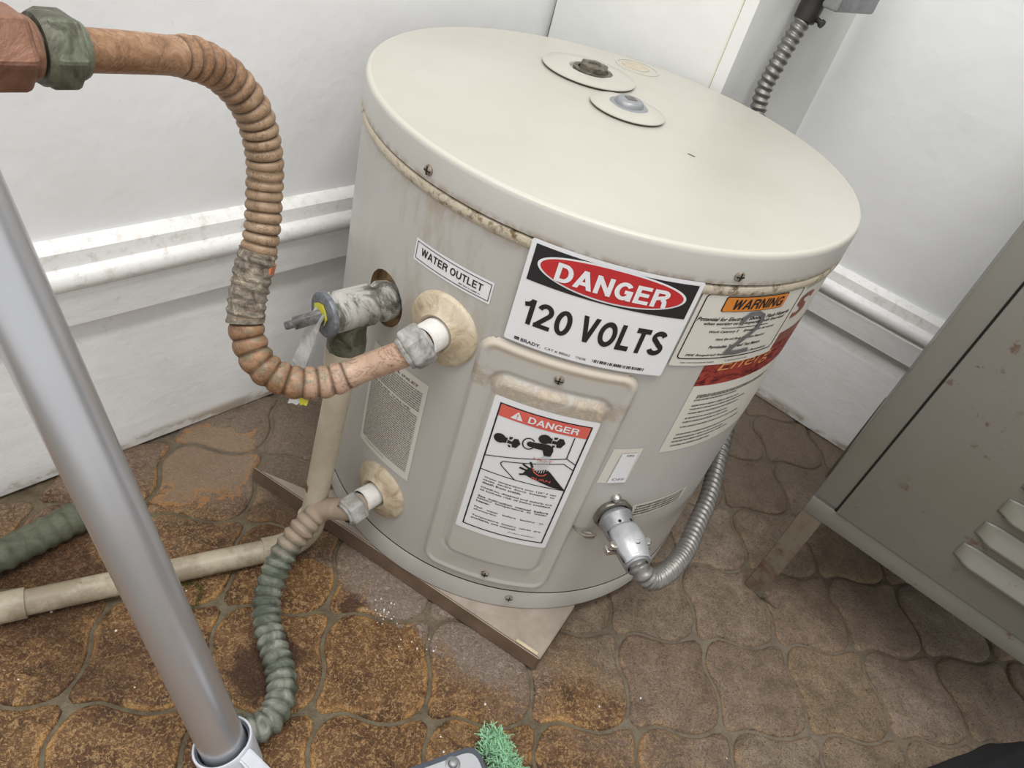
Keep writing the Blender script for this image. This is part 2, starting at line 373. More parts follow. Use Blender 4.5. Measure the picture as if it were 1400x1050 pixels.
def mk_grout():
    k = N('worn_grout'); a = k.noise(60, 6, .7); f = k.noise(240, 4)
    wet = k.mrange(k.dot((-.25, -1.0, 0)), .15, .32)
    dry = k.ramp(a, [(.3, rgb(98, 86, 72)), (.7, rgb(130, 120, 104))]); dk = k.ramp(a, [(.3, rgb(78, 66, 48)), (.7, rgb(116, 106, 84))])
    return k.done(k.mix(wet, dry, dk), .6, 0, k.bump(a, .6, .003, k.bump(f, .4, .001)))
M_grout = mk_grout()
# printing
M_pw = plain('label_white', rgb(228, 229, 231), .4, 0, .02, 30, 0)
M_pc = plain('label_cream', rgb(214, 210, 200), .5, 0, .03, 30, 0)
M_pk = plain('print_black', rgb(34, 33, 35), .45, 0, .05, 60, 0)
M_pg = plain('print_grey', rgb(96, 92, 88), .5, 0, .05, 60, 0)
M_pr = plain('print_red', rgb(188, 44, 46), .4, 0, .05, 60, 0)
M_pr2 = plain('print_faded_red', rgb(214, 98, 86), .45, 0, .04, 60, 0)
M_po = plain('print_orange', rgb(216, 132, 50), .45, 0, .05, 60, 0)
M_marker = plain('marker_grey', rgb(108, 108, 108), .5, 0, .12, 90, 0)
M_gold = plain('print_gold', rgb(214, 150, 92), .45, 0, .05, 60, 0)
M_maroon = None
def mk_maroon():
    k = N('print_maroon_swirl'); a = k.noise(45, 4, .5, dist=2.5, stretch=(1, 1, 2.2))
    return k.done(k.ramp(a, [(.36, rgb(78, 26, 28)), (.48, rgb(138, 46, 42)), (.60, rgb(164, 70, 52)), (.7, rgb(128, 40, 44))]), .45)
M_maroon = mk_maroon()
M_rubbed = mk_rust('label_faded_maroon', rgb(150, 104, 92), rgb(120, 66, 58), .4, .6, 60)
M_yellow = plain('yellow_tag', rgb(206, 200, 60), .6)

# ------------------------------------------------------------------ setting: walls
aL = math.radians(57.45); aR = math.radians(-28.0)
dL = Vector((math.cos(aL), math.sin(aL), 0)); nL = Vector((dL.y, -dL.x, 0))      # nL points into the room
dR = Vector((math.cos(aR), math.sin(aR), 0)); nR = Vector((dR.y, -dR.x, 0))
pL = Vector((-.406, -.140, 0)) ; pR = Vector((.461, .318, 0))
def prism(bm, base, d, n, s0, s1, prof):
    """prof (offset along n, z) closed outline extruded along d."""
    A = [bm.verts.new(base+d*s0+n*o+Vector((0, 0, z))) for o, z in prof]
    B = [bm.verts.new(base+d*s1+n*o+Vector((0, 0, z))) for o, z in prof]
    m = len(prof)
    for i in range(m): bm.faces.new((A[i], A[(i+1) % m], B[(i+1) % m], B[i]))
    bm.faces.new(A[::-1]); bm.faces.new(B); bmesh.ops.recalc_face_normals(bm, faces=bm.faces)
def moulding(k, wob):
    """baseboard outline, offsets from the wall face."""
    p = [(0, .002), (.0086, .002), (.0086, .017*k), (.0078, .0195*k), (.0070, .162*k), (.006, .166*k), (.0005, .186*k), (0.0005, .1985*k), (.0175, .2005*k), (.018, .234*k), (.0145, .2385*k)]
    for i in range(7):
        t = -PI/2+PI*i/6; p.append((.0165+.0085*math.cos(t), .2505*k+.0105*k*math.sin(t)))
    p += [(.015, .2625*k), (.013, .277*k), (.006, .283*k), (0, .2845*k)]
    return p
def mould_obj(name, base, d, n, s0, s1, k):
    bm = BM(); prof = moulding(k, 0); m = len(prof); ns = int((s1-s0)/.02); rings = []
    for j in range(ns+1):
        s = s0+(s1-s0)*j/ns; ring = []
        for i, (o, z) in enumerate(prof):
            wv = nz(s*9, z*30, 3.1)*.0012 if 0 < i < m-1 else 0
            ring.append(bm.verts.new(base+d*s+n*(o+wv)+Vector((0, 0, z+wv*.8))))
        rings.append(ring)
    for A, B in zip(rings, rings[1:]):
        for i in range(m-1): bm.faces.new((A[i], A[i+1], B[i+1], B[i]))
    bmesh.ops.recalc_face_normals(bm, faces=bm.faces)
    o = obj(name, bm, M_base, smooth=True, angle=35); o['kind'] = 'structure'
    return o
offL = -.008; offR = -.008
bm = BM(); prism(bm, pL+nL*offL, dL, nL, -1.3, .56, [(0, -.02), (0, 2.4), (-.1, 2.4), (-.1, -.02)])
obj('wall_left', bm, M_wall_l, smooth=False)['kind'] = 'structure'
bm = BM(); prism(bm, pR+nR*offR, dR, nR, -.23, 1.4, [(0, -.02), (0, 2.4), (-.1, 2.4), (-.1, -.02)])
obj('wall_right', bm, M_wall, smooth=False)['kind'] = 'structure'
mould_obj('baseboard_left', pL+nL*offL, dL, nL, -1.3, .54, 1.0)
mould_obj('baseboard_right', pR+nR*offR, dR, nR, -.232, 1.4, .935)
# pier in the corner: front face and shaded side face
bm = BM()
A = Vector((-.1155, .3185, 0)); B = Vector((.108, .2195, 0)); C_ = Vector((.257, .428, 0)); D = Vector((.02, .56, 0))
d1 = (B-A).normalized(); B2 = B-d1*.016
P4 = [A, B2, C_-d1*.012, D]
lo = [bm.verts.new(p+Vector((0, 0, -.01))) for p in P4]; hi = [bm.verts.new(p+Vector((0, 0, 2.4))) for p in P4]
for i in range(4): bm.faces.new((lo[i], lo[(i+1) % 4], hi[(i+1) % 4], hi[i]))
bm.faces.new(lo[::-1]); bm.faces.new(hi); bmesh.ops.recalc_face_normals(bm, faces=bm.faces)
pier = obj('wall_corner', bm, M_pier, smooth=False); pier['kind'] = 'structure'
bm = BM(); e = Vector((d1.y, -d1.x, 0))
S = [B2+e*.0012+d1*.0008, B+e*.0012, C_+d1*.004, C_-d1*.012]
lo = [bm.verts.new(p+Vector((0, 0, -.01))) for p in S]; hi = [bm.verts.new(p+Vector((0, 0, 2.4))) for p in S]
for i in range(4): bm.faces.new((lo[i], lo[(i+1) % 4], hi[(i+1) % 4], hi[i]))
bm.faces.new(lo[::-1]); bm.faces.new(hi); bmesh.ops.recalc_face_normals(bm, faces=bm.faces)
obj('trim_1', bm, M_pier, smooth=False)['kind'] = 'structure'
# old yellowed caulk along the joint of the corner board
bm = BM(); pts = [B2+e*.0012+Vector((nz(i, 3)*.0006, 0, .30+i*.012)) for i in range(90)]
tube(bm, pts, lambda s, t: .0006*(.6+.9*abs(nz(s*60, 5))), 6)
obj('caulk_line', bm, plain('yellow_caulk', rgb(222, 220, 176), .7), pier)
# dark shrink gap where the left wall meets the pier
bm = BM(); pts = [A+nL*.0008-d1*.0002+Vector((0, 0, .1+i*.02)) for i in range(70)]
tube(bm, pts, lambda s, t: .0009*(.35+abs(nz(s*40, 9))), 6)
obj('corner_crack', bm, M_pg, pier)

# ------------------------------------------------------------------ setting: floor of ogee stones
bm = BM(); N_ = 40
box(bm, -1.1, 1.5, -1.4, .62, -.03, -.0034)
floor = obj('floor', bm, M_grout, smooth=False); floor['kind'] = 'structure'
pit = .1053; an = math.radians(15.5)
U = Vector((math.cos(an), math.sin(an), 0))*pit; V = Vector((-math.sin(an), math.cos(an), 0))*pit
O = Vector((.2070, -.2965, 0))
PH = ((0, -.049), (.05, -.030), (.11, .010), (.22, .034), (.40, -.006), (.60, -.038), (.80, -.034), (.92, .010), (1, .047))
PV = ((0, -.049), (.07, -.024), (.26, .022), (.50, .014), (.72, -.034), (.90, .012), (1, .047))
def tab(T, t):
    for (a, u), (b, v) in zip(T, T[1:]):
        if t <= b:
            k = (t-a)/(b-a); k = k*k*(3-2*k); return u+(v-u)*k
    return T[-1][1]
def edge_pt(i, j, ax, t):
    """point on the joint line; joints meet in short diagonals."""
    a, b = (U, V) if ax == 0 else (V, U)
    p = O+U*i+V*j
    tt = .049+.902*t if True else t
    q = 4*t*(1-t)
    jt = Vector((nz(i*3.1+t*5, j*2.7, ax*7+1), nz(i*2.1, j*3.3+t*5, ax*5+9), 0))*.0030*q
    return p+a*tt+b*tab(PH if ax == 0 else PV, t)*(1+.35*q*nz(i*1.7, j*2.3, ax*5))*(1+.5*q)+jt
def gridpt(i, j): return O+U*i+V*j
def stone(i, j):
    n = 9; pts = []
    for t in range(n+1): pts.append(edge_pt(i, j, 0, t/n))
    for t in range(n+1): pts.append(edge_pt(i+1, j, 1, t/n))
    for t in range(n+1): pts.append(edge_pt(i, j+1, 0, 1-t/n))
    for t in range(n+1): pts.append(edge_pt(i, j, 1, 1-t/n))
    q_ = []
    for p in pts:
        if not q_ or (p-q_[-1]).length > .004: q_.append(p)
    if (q_[0]-q_[-1]).length < .004: q_.pop()
    pts = q_
    for _ in range(1):
        q = list(pts); m = len(pts)
        pts = [q[a]*.5+(q[a-1]+q[(a+1) % m])*.25 for a in range(m)]
    c = sum(pts, Vector())/len(pts)
    def inset(P, d, z):
        m = len(P); out = []
        for a in range(m):
            tt = (P[(a+1) % m]-P[a-1]).normalized(); out.append(P[a]+Vector((-tt.y, tt.x, 0))*d+Vector((0, 0, z)))
        return out
    j0 = .0017+.0005*nz(i*5.3, j*4.1)
    L = [inset(pts, j0, -.006), inset(pts, j0+.0004, -.0022), inset(pts, j0+.0022, -.0004), inset(pts, j0+.006, .0003)]
    bm = BM(); gl = bm.verts.layers.float.new('rim'); rings = [[bm.verts.new(p) for p in ring] for ring in L]
    for r_, w_ in zip(rings, (.2, 1, 1, .0)):
        for v in r_: v[gl] = w_
    for A_, B_ in zip(rings, rings[1:]):
        m = len(A_)
        for a in range(m): bm.faces.new((A_[a], A_[(a+1) % m], B_[(a+1) % m], B_[a]))
    cv = bm.verts.new(c+Vector((0, 0, .0008))); m = len(rings[-1])
    for a in range(m): bm.faces.new((rings[-1][a], rings[-1][(a+1) % m], cv))
    bmesh.ops.recalc_face_normals(bm, faces=bm.faces)
    tx, ty = nz(i*1.3, j*1.9, 2)*.003, nz(i*2.3, j*1.1, 4)*.003
    for v in bm.verts:
        dd = v.co-c; v.co.z += dd.x*tx+dd.y*ty
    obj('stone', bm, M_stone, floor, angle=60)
def inroom(p, mL=.0, mR=.0):
    return (p-pL).dot(nL) > mL and (p-pR).dot(nR) > mR
for i in range(-10, 9):
    for j in range(-8, 9):
        c = gridpt(i+.5, j+.5)
        if not inroom(c, -.05, -.05) or c.y < -.72 or c.x < -.80 or c.x > 1.0: continue
        stone(i, j)

# ------------------------------------------------------------------ board under the heater
zb = .025
board = BM()
q = [(.0955, -.2715), (.1225, -.1985), (.160, -.02), (.02, .12), (-.115, -.075), (-.202, -.1705), (-.270, -.1540), (-.279, -.1480)]
q = q[:3]+[(.05, .09), (-.08, -.06), (-.195, -.158), (-.2745, -.1500)]
lo = [board.verts.new((x, y, .0005)) for x, y in q]; hi = [board.verts.new((x, y, zb)) for x, y in q]
m = len(q)
for i in range(m): board.faces.new((lo[i], lo[(i+1) % m], hi[(i+1) % m], hi[i]))
board.faces.new(lo[::-1]); board.faces.new(hi); bmesh.ops.recalc_face_normals(board, faces=board.faces)
bmesh.ops.bevel(board, geom=[e for e in board.edges], offset=.0012, segments=2, affect='EDGES')
bo = obj('wooden_board', board, M_wood, None, smooth=True, angle=30)
tag(bo, 'weathered brown wooden board lying on the floor under the water heater', 'board')
bm = BM(); dd = Vector((-.62, .78, 0)).normalized(); dd = (Vector((-.2745, -.150, 0))-Vector((.0955, -.2715, 0))).normalized()
M4 = Matrix.Translation(Vector((.080, -.2635, zb+.0003))) @ Matrix(((dd.x, -dd.y, 0, 0), (dd.y, dd.x, 0, 0), (0, 0, 1, 0), (0, 0, 0, 1)))
box(bm, -.013, .013, -.0018, .0018, 0, .0018, M4, .0005)
obj('splinter', bm, M_splinter, bo, label='pale fresh splinter at the board corner')

# ------------------------------------------------------------------ water heater
R = .23
H = empty('water_heater', (0, 0, zb), 'squat beige cylindrical water heater with danger labels standing on the board', 'water heater')
def cyl(th, z, r=R):
    t = math.radians(th); return Vector((r*math.cos(t), r*math.sin(t), z))
def rad(th):
    t = math.radians(th); return Vector((math.cos(t), math.sin(t), 0))
# jacket with a real hole for the relief valve
HT, HZ, HR = -129.6, .3270, .0258
def jacket():
    bm = BM(); prof = [(.0565, .2285), (.0565, .2300), (.440, .2300), (.4425, .2312), (.4445, .2322), (.4475, .2326), (.4505, .2318), (.4520, .2300)]
    zs = []
    n = 240; rows = [.0565+(.4415-.0565)*i/64 for i in range(65)]
    grid = []
    for z in rows:
        grid.append([[2*PI*i/n, z] for i in range(n)])
    h0 = math.radians(HT)
    inside = set()
    for a, row in enumerate(grid):
        for i, (t, z) in enumerate(row):
            du = ((t-h0+PI) % (2*PI)-PI)*R; dv = z-HZ; d = math.hypot(du, dv)
            if d < HR-.0035: inside.add((a, i))
            elif d < HR+.0042:
                k = HR/d; row[i] = [h0+du*k/R, HZ+dv*k]
    vs = [[None if (a, i) in inside else bm.verts.new((R*math.cos(t), R*math.sin(t), z)) for i, (t, z) in enumerate(row)] for a, row in enumerate(grid)]
    for a in range(len(rows)-1):
        for i in range(n):
            f = [vs[a][i], vs[a][(i+1) % n], vs[a+1][(i+1) % n], vs[a+1][i]]
            g = [x for x in f if x is not None]
            if len(g) == 4: bm.faces.new(g)
            elif len(g) == 3: bm.faces.new(g)
    return obj('jacket', bm, M_jacket, H, angle=30)
jk = jacket()
bm = BM(); lathe(bm, (0, 0, 0), (0, 0, 1), [(.4412, .2300), (.4425, .2312), (.4445, .2324), (.4475, .2328), (.4500, .2322), (.4512, .2300), (.4512, .225)], 160)
obj('rolled_bead', bm, M_bead, H, label='rust-speckled cream rolled bead under the lid')
bm = BM(); lathe(bm, (0, 0, 0), (0, 0, 1), [(.4508, .226), (.4508, .2305), (.4528, .2305), (.4528, .226)], 160)
obj('lid_gap', bm, M_seam, H)
bm = BM(); lathe(bm, (0, 0, 0), (0, 0, 1), [(.4522, .2290), (.4522, .2318), (.4528, .2324), (.4740, .2322), (.4768, .2316), (.4782, .2302), (.4787, .2280)], 200)
obj('lid_side', bm, M_lidside, H)
bm = BM(); lathe(bm, (0, 0, 0), (0, 0, 1), [(.4787, .2281)]+[(.4787+.0006*(1-(r/.228)**2), r) for r in (.19, .14, .09, .045)]+[(.4793, 0)], 160)
obj('lid', bm, M_lid, H)
# base pan ring and seam
bm = BM(); lathe(bm, (0, 0, 0), (0, 0, 1), [(zb+.0003, .0), (zb+.0003, .2285), (zb+.0018, .2304), (.0545, .2310), (.0555, .2304)], 200)
obj('base_pan', bm, M_jacket, H)
bm = BM(); lathe(bm, (0, 0, 0), (0, 0, 1), [(.0553, .227), (.0553, .2303), (.0569, .2303), (.0569, .227)], 200)
obj('base_seam', bm, M_seam, H)
# cavity behind the hole
bm = BM(); c = cyl(HT, HZ, R-.0005); lathe(bm, c-rad(HT)*.010, rad(HT), [(0, 0), (0, .0275), (.0085, .0276)], 40, noisef=lambda a, t: 1+.02*math.sin(5*t))
obj('insulation', bm, M_ins, H, label='tan foam insulation showing in the relief valve hole')
# screws
def screw(parent, p, d, r=.0042, mat=M_screw, name='screw', hgt=.0022):
    bm = BM(); lathe(bm, p, d, [(-.001, r*.9), (0, r), (hgt*.5, r*.96), (hgt, r*.6), (hgt*1.1, 0)], 18)
    o = obj(name, bm, mat, parent)
    x, y, dn = frame(d); bm = BM(); Mx = Matrix((( x.x, y.x, dn.x, p.x), (x.y, y.y, dn.y, p.y), (x.z, y.z, dn.z, p.z), (0, 0, 0, 1)))
    box(bm, -r*.75, r*.75, -r*.12, r*.12, hgt*.8, hgt*1.18, Mx); box(bm, -r*.12, r*.12, -r*.75, r*.75, hgt*.8, hgt*1.18, Mx)
    obj('screw_slot', bm, M_dark, o, smooth=False)
for th, z in ((-122.4, .4607), (-61.0, .4604), (0, .4605), (60, .4605), (120, .4605), (-78, .0444), (-10, .0444)):
    screw(H, cyl(th, z, .2322 if z > .4 else .2312), rad(th))

# --- access panel: stepped pressing bent round the jacket
def rrect_sd(u, v, hu, hv, r):
    qx = abs(u)-hu+r; qy = abs(v)-hv+r
    return math.hypot(max(qx, 0), max(qy, 0))+min(max(qx, qy), 0)-r
def panel():
    t0, t1, z0, z1 = -103.4, -69.9, .0655, .3610
    tc = math.radians((t0+t1)/2); hu = math.radians(t1-t0)/2*R; zc = (z0+z1)/2; hv = (z1-z0)/2
    it0, it1, iz0, iz1 = -98.2, -74.6, .1000, .3290
    ic = math.radians((it0+it1)/2); ihu = math.radians(it1-it0)/2*R; izc = (iz0+iz1)/2; ihv = (iz1-iz0)/2
    nu, nv = 110, 170; bm = BM(); G = []
    def sm(a, b, x):
        x = min(1, max(0, (x-a)/(b-a))); return x*x*(3-2*x)
    for a in range(nv+1):
        row = []
        for b in range(nu+1):
            u = -hu+2*hu*b/nu; v = -hv+2*hv*a/nv
            sd = rrect_sd(u, v, hu, hv, .017)
            if sd > .0006: row.append(None); continue
            h = .0004+.0040*sm(0, -.0045, sd) - .0012*sm(-.006, -.010, sd)
            ui = u+(tc-ic)*R; vi = v+zc-izc
            si = rrect_sd(ui, vi, ihu, ihv, .012)
            h += .0042*sm(.0015, -.0045, si)
            h -= .0012*sm(.0065, .0040, si)*sm(-.001, .0025, si)
            t = tc+u/R; row.append(bm.verts.new(((R+h)*math.cos(t), (R+h)*math.sin(t), zc+v)))
        G.append(row)
    for a in range(nv):
        for b in range(nu):
            f = [x for x in (G[a][b], G[a][b+1], G[a+1][b+1], G[a+1][b]) if x is not None]
            if len(f) >= 3: bm.faces.new(f)
    bmesh.ops.delete(bm, geom=[v for v in bm.verts if not v.link_faces], context='VERTS')
    return obj('access_panel', bm, M_panel, H, angle=60)
ap = panel()
screw(ap, cyl(-86.2, .3436, R+.0032), rad(-86.2), .0042)
screw(ap, cyl(-86.4, .0800, R+.0032), rad(-86.4), .0042)

# --- printing on curved stickers
def patch(name, polys, mat, parent, r, label=None, step=1.5):
    bm = BM()
    for poly in polys:
        vs_ = [bm.verts.new((th, 0, z*100)) for th, z in poly]
        try: bm.faces.new(vs_)
        except ValueError: pass
    bmesh.ops.triangulate(bm, faces=bm.faces)
    ths = [v.co.x for v in bm.verts]; a = math.ceil(min(ths)/step)*step
    while a < max(ths):
        bmesh.ops.bisect_plane(bm, geom=list(bm.verts)+list(bm.edges)+list(bm.faces), plane_co=(a, 0, 0), plane_no=(1, 0, 0)); a += step
    for v in bm.verts:
        t = math.radians(v.co.x); v.co = Vector((r*math.cos(t), r*math.sin(t), v.co.z/100))
    bm.normal_update()
    for f in bm.faces:
        if f.normal.dot(f.calc_center_median()*Vector((1, 1, 0))) < 0: f.normal_flip()
    return obj(name, bm, mat, parent, smooth=False, label=label)
def rr(t0, t1, z0, z1, rad_=.002, n=5):
    k = math.degrees(1/R); out = []
    for cx, cz, a0 in ((t1-rad_*k, z1-rad_, 0), (t0+rad_*k, z1-rad_, 90), (t0+rad_*k, z0+rad_, 180), (t1-rad_*k, z0+rad_, 270)):
        for i in range(n+1):
            a = math.radians(a0+90*i/n); out.append((cx+rad_*k*math.cos(a), cz+rad_*math.sin(a)))
    return out
def rect(t0, t1, z0, z1): return [(t0, z0), (t1, z0), (t1, z1), (t0, z1)]
def frame_polys(t0, t1, z0, z1, w):
    k = math.degrees(w/R)
    return [rect(t0, t1, z1-w, z1), rect(t0, t1, z0, z0+w), rect(t0, t0+k, z0+w, z1-w), rect(t1-k, t1, z0+w, z1-w)]
def rframe_polys(t0, t1, z0, z1, w, r_=.004):
    o = rr(t0, t1, z0, z1, r_, 6); k = math.degrees(w/R); i = rr(t0+k, t1-k, z0+w, z1-w, max(r_-w, .0004), 6); n = len(o)
    return [[o[a], o[(a+1) % n], i[(a+1) % n], i[a]] for a in range(n)]
def stroke(pts, w):
    """polyline of constant width, in (theta, z)."""
    k = math.degrees(1/R); P = [Vector((t/k, z)) for t, z in pts]; out = []
    for a, b in zip(P, P[1:]):
        d = (b-a).normalized(); n = Vector((-d.y, d.x))*w/2; e = d*w*.3
        out.append([(q.x*k, q.y) for q in (a-n-e, b-n+e, b+n+e, a+n-e)])
    return out
def text_polys(s, t0, t1, z0, z1, bold=.0, shear=0.0, spacing=1.0, fit=True):
    cu = bpy.data.curves.new('t', 'FONT'); cu.body = s; cu.size = 1; cu.offset = bold; cu.shear = shear; cu.space_character = spacing; cu.resolution_u = 3
    o = bpy.data.objects.new('t', cu); COL.objects.link(o)
    bpy.context.view_layer.update()
    dg = bpy.context.evaluated_depsgraph_get(); me = bpy.data.meshes.new_from_object(o.evaluated_get(dg))
    vs_ = [v.co.copy() for v in me.vertices]; fs = [list(p.vertices) for p in me.polygons]
    bpy.data.objects.remove(o); bpy.data.curves.remove(cu); bpy.data.meshes.remove(me)
    x0 = min(v.x for v in vs_); x1 = max(v.x for v in vs_); y0 = min(v.y for v in vs_); y1 = max(v.y for v in vs_)
    return [[(t0+(vs_[i].x-x0)/(x1-x0)*(t1-t0), z0+(vs_[i].y-y0)/(y1-y0)*(z1-z0)) for i in f] for f in fs]
def arc(cx, cy, rx, ry, a0, a1, n=10):
    return [(cx+rx*math.cos(math.radians(a0+(a1-a0)*i/n)), cy+ry*math.sin(math.radians(a0+(a1-a0)*i/n))) for i in range(n+1)]
def glyph(c, w):
    """grotesque capital as centre lines in a unit-high box: (width, strokes)."""
    s = w/2; T = 1-s
    G = {'D': (.72, [[(s, 0), (s, 1)], [(s, s), (.34, s)]+arc(.34, .5, .38-s, .5-s, -90, 90)+[(s, T)]]),
         'A': (.74, [[(s*.75, 0), (.37, 1.02-s*.5), (.74-s*.75, 0)], [(.16, .30), (.58, .30)]]),
         'N': (.72, [[(s, 0), (s, 1)], [(.72-s, 0), (.72-s, 1)], [(s*.9, 1-s*.6), (.72-s*.9, s*.6)]]),
         'G': (.76, [arc(.38, .5, .38-s, .5-s, 38, 335, 16), [(.42, .47), (.76-s, .47), (.76-s, 0)]]),
         'E': (.64, [[(s, 0), (s, 1)], [(0, s), (.64, s)], [(0, T), (.62, T)], [(0, .52), (.58, .52)]]),
         'R': (.72, [[(s, 0), (s, 1)], [(s, T), (.42, T)]+arc(.42, .735, .28-s, .265-s, 90, -90, 8)+[(s, .47)], arc(.40, .24, .28-s, .23, 90, 0, 5)+[(.70-s, 0)]]),
         'V': (.70, [[(s*.8, 1), (.35, s*.2), (.70-s*.8, 1)]]),
         'O': (.78, [arc(.39, .5, .39-s, .5-s, 0, 360, 24)]),
         'L': (.58, [[(s, 0), (s, 1)], [(0, s), (.58, s)]]),
         'T': (.64, [[(.32, 0), (.32, 1)], [(0, T), (.64, T)]]),
         'S': (.70, [arc(.35, .74, .33-s, .26-s, 15, 235, 10)+arc(.35, .27, .35-s, .27-s, 65, -170, 12)]),
         'W': (.98, [[(s*.7, 1), (.27, s*.3), (.49, .98), (.71, s*.3), (.98-s*.7, 1)]]),
         'U': (.72, [[(s, 1), (s, .36)]+arc(.36, .36, .36-s, .36-s, 180, 360, 10)+[(.72-s, 1)]]),
         'I': (w, [[(s, 0), (s, 1)]]),
         '1': (.36, [[(.36-s, 0), (.36-s, 1)], [(0, .74), (.16, .79), (.36-s, .93)]]),
         '2': (.58, [arc(.29, .70, .29-s, .30-s, 170, -35, 10)+[(s*1.1, s*1.3)], [(0, s), (.58, s)]]),
         '0': (.58, [arc(.29, .5, .29-s, .5-s, 0, 360, 22)])}
    return G[c]
def clip_y(q):
    for lim, sg in ((0.0, 1), (1.0, -1)):
        out = []
        for a, b in zip(q, q[1:]+q[:1]):
            fa, fb = (a.y-lim)*sg, (b.y-lim)*sg
            if fa >= 0: out.append(a)
            if fa*fb < 0: out.append(a+(b-a)*(fa/(fa-fb)))
        q = out
        if not q: break
    return q
def glyphs(text, t0, t1, z0, z1, w, shear=0.0, gap=.10):
    polys = []; x = 0
    for c in text:
        if c == ' ': x += .30; continue
        wd, strokes = glyph(c, w)
        for L in strokes:
            P = [Vector(p) for p in L]; P = [P[0]]+[b for a, b in zip(P, P[1:]) if (b-a).length > 1e-5]; closed = (P[0]-P[-1]).length < 1e-4; n = len(P)
            dirs = [(b-a).normalized() for a, b in zip(P, P[1:])]
            def end(i, k):
                """offset normal and lengthening of segment k at point i."""
                o = (k-1 if i == k else k+1)
                if o < 0 or o >= n-1:
                    if closed: o = o % (n-1)
                    else: return None, (0.0 if .02 < P[i].y < .98 else w*.6)
                c = dirs[k].dot(dirs[o])
                if c > .55:
                    b = (dirs[k]+dirs[o]).normalized(); return Vector((-b.y, b.x))/max(.3, b.dot(dirs[k])), 0.0
                return None, w*.5 if c > -.3 else w*1.6
            for k in range(n-1):
                d = dirs[k]; nn = Vector((-d.y, d.x)); n0, e0 = end(k, k); n1, e1 = end(k+1, k)
                a0 = P[k]-d*e0; a1 = P[k+1]+d*e1; n0 = n0 if n0 is not None else nn; n1 = n1 if n1 is not None else nn
                q = clip_y([a0+n0*w/2, a0-n0*w/2, a1-n1*w/2, a1+n1*w/2])
                if len(q) > 2: polys.append([(v.x+x+shear*v.y, v.y) for v in q])
        x += wd+gap
    x -= gap
    return [[(t0+px/x*(t1-t0), z0+py*(z1-z0)) for px, py in q] for q in polys]
def tris_obj(name, polys, mat, parent, r, label=None):
    """many small polygons without bisecting (small lettering)."""
    bm = BM()
    for poly in polys:
        try: bm.faces.new([bm.verts.new((r*math.cos(math.radians(t)), r*math.sin(math.radians(t)), z)) for t, z in poly])
        except ValueError: pass
    bm.normal_update()
    for f in bm.faces:
        if f.normal.dot(f.calc_center_median()*Vector((1, 1, 0))) < 0: f.normal_flip()
    return obj(name, bm, mat, parent, smooth=False, label=label)
def illegible(t0, t1, z, h, seed, ragged=True, dens=1.0):
    """a line of print too small to read: broken dashes."""
    rnd = random.Random(seed); out = []; t = t0; end = t1-(rnd.random()*(t1-t0)*.12 if ragged else 0)
    while t < end:
        wl = rnd.uniform(.25, 1.0)*dens; x = t
        while x < min(t+wl, end):
            cw = rnd.uniform(.10, .2); hh = h*rnd.uniform(.55, 1.0)
            out.append(rect(x, min(x+cw, end), z-hh/2, z+hh/2)); x += cw+.05
        t += wl+.22
    return out
r1, r2, r3, r4 = R+.0004, R+.0007, R+.0010, R+.0013
# 1 big danger sign
rs = R+.0034
S1 = patch('danger_label', [rr(-99.0, -67.2, .3650, .4533, .002)], M_pw, H, rs, 'white danger label with black top and red oval, reading 120 volts')
patch('black_field', [rect(-98.05, -68.1, .4205, .4501)], M_pk, S1, rs+.0003)
def ell(tc, zc, a, b, n=56): return [(tc+a*math.cos(2*PI*i/n), zc+b*math.sin(2*PI*i/n)) for i in range(n)]
patch('oval_rim', [ell(-83.2, .4365, 13.75, .0145)], M_pw, S1, rs+.0006)
patch('red_oval', [ell(-83.2, .4365, 13.2, .0131)], M_pr, S1, rs+.0009)
tris_obj('lettering', glyphs('DANGER', -93.4, -72.7, .4280, .4428, .20), M_pw, S1, rs+.0012)
tris_obj('lettering', glyphs('120', -96.9, -87.6, .3840, .4064, .17)+glyphs('VOLTS', -85.9, -69.5, .3845, .4075, .20), M_pk, S1, rs+.0003)
tris_obj('maker_line', text_polys('BRADY.', -95.7, -91.7, .3674, .3704, .02)+text_polys('CAT # 88062', -90.9, -85.9, .3676, .3700, .0)+text_polys('Y74298', -84.9, -82.9, .3680, .3702, .0)+[rect(-97.0, -96.0, .3690, .3702), rect(-97.0, -96.0, .3676, .3687)], M_pk, S1, rs+.0003)
rnd = random.Random(3); bars = []; t = -81.6
while t < -71.4:
    w_ = rnd.choice((.10, .16, .26)); bars.append(rect(t, t+w_, .3685, .3712)); t += w_+rnd.choice((.08, .1, .22))
tris_obj('bar_code', bars, M_pk, S1, rs+.0003)
# 2 water outlet
S2 = patch('outlet_label', [rect(-122.7, -103.65, .3845, .4040)], M_pw, H, r1, 'narrow white label reading water outlet')
tris_obj('lettering', glyphs('WATER OUTLET', -120.8, -105.7, .3921, .3986, .17), M_pk, S2, r2)
patch('border', frame_polys(-122.25, -104.0, .3866, .4020, .0006), M_pk, S2, r2)
tris_obj('fine_print', illegible(-110.8, -105.6, .3893, .0012, 5), M_pg, S2, r2)
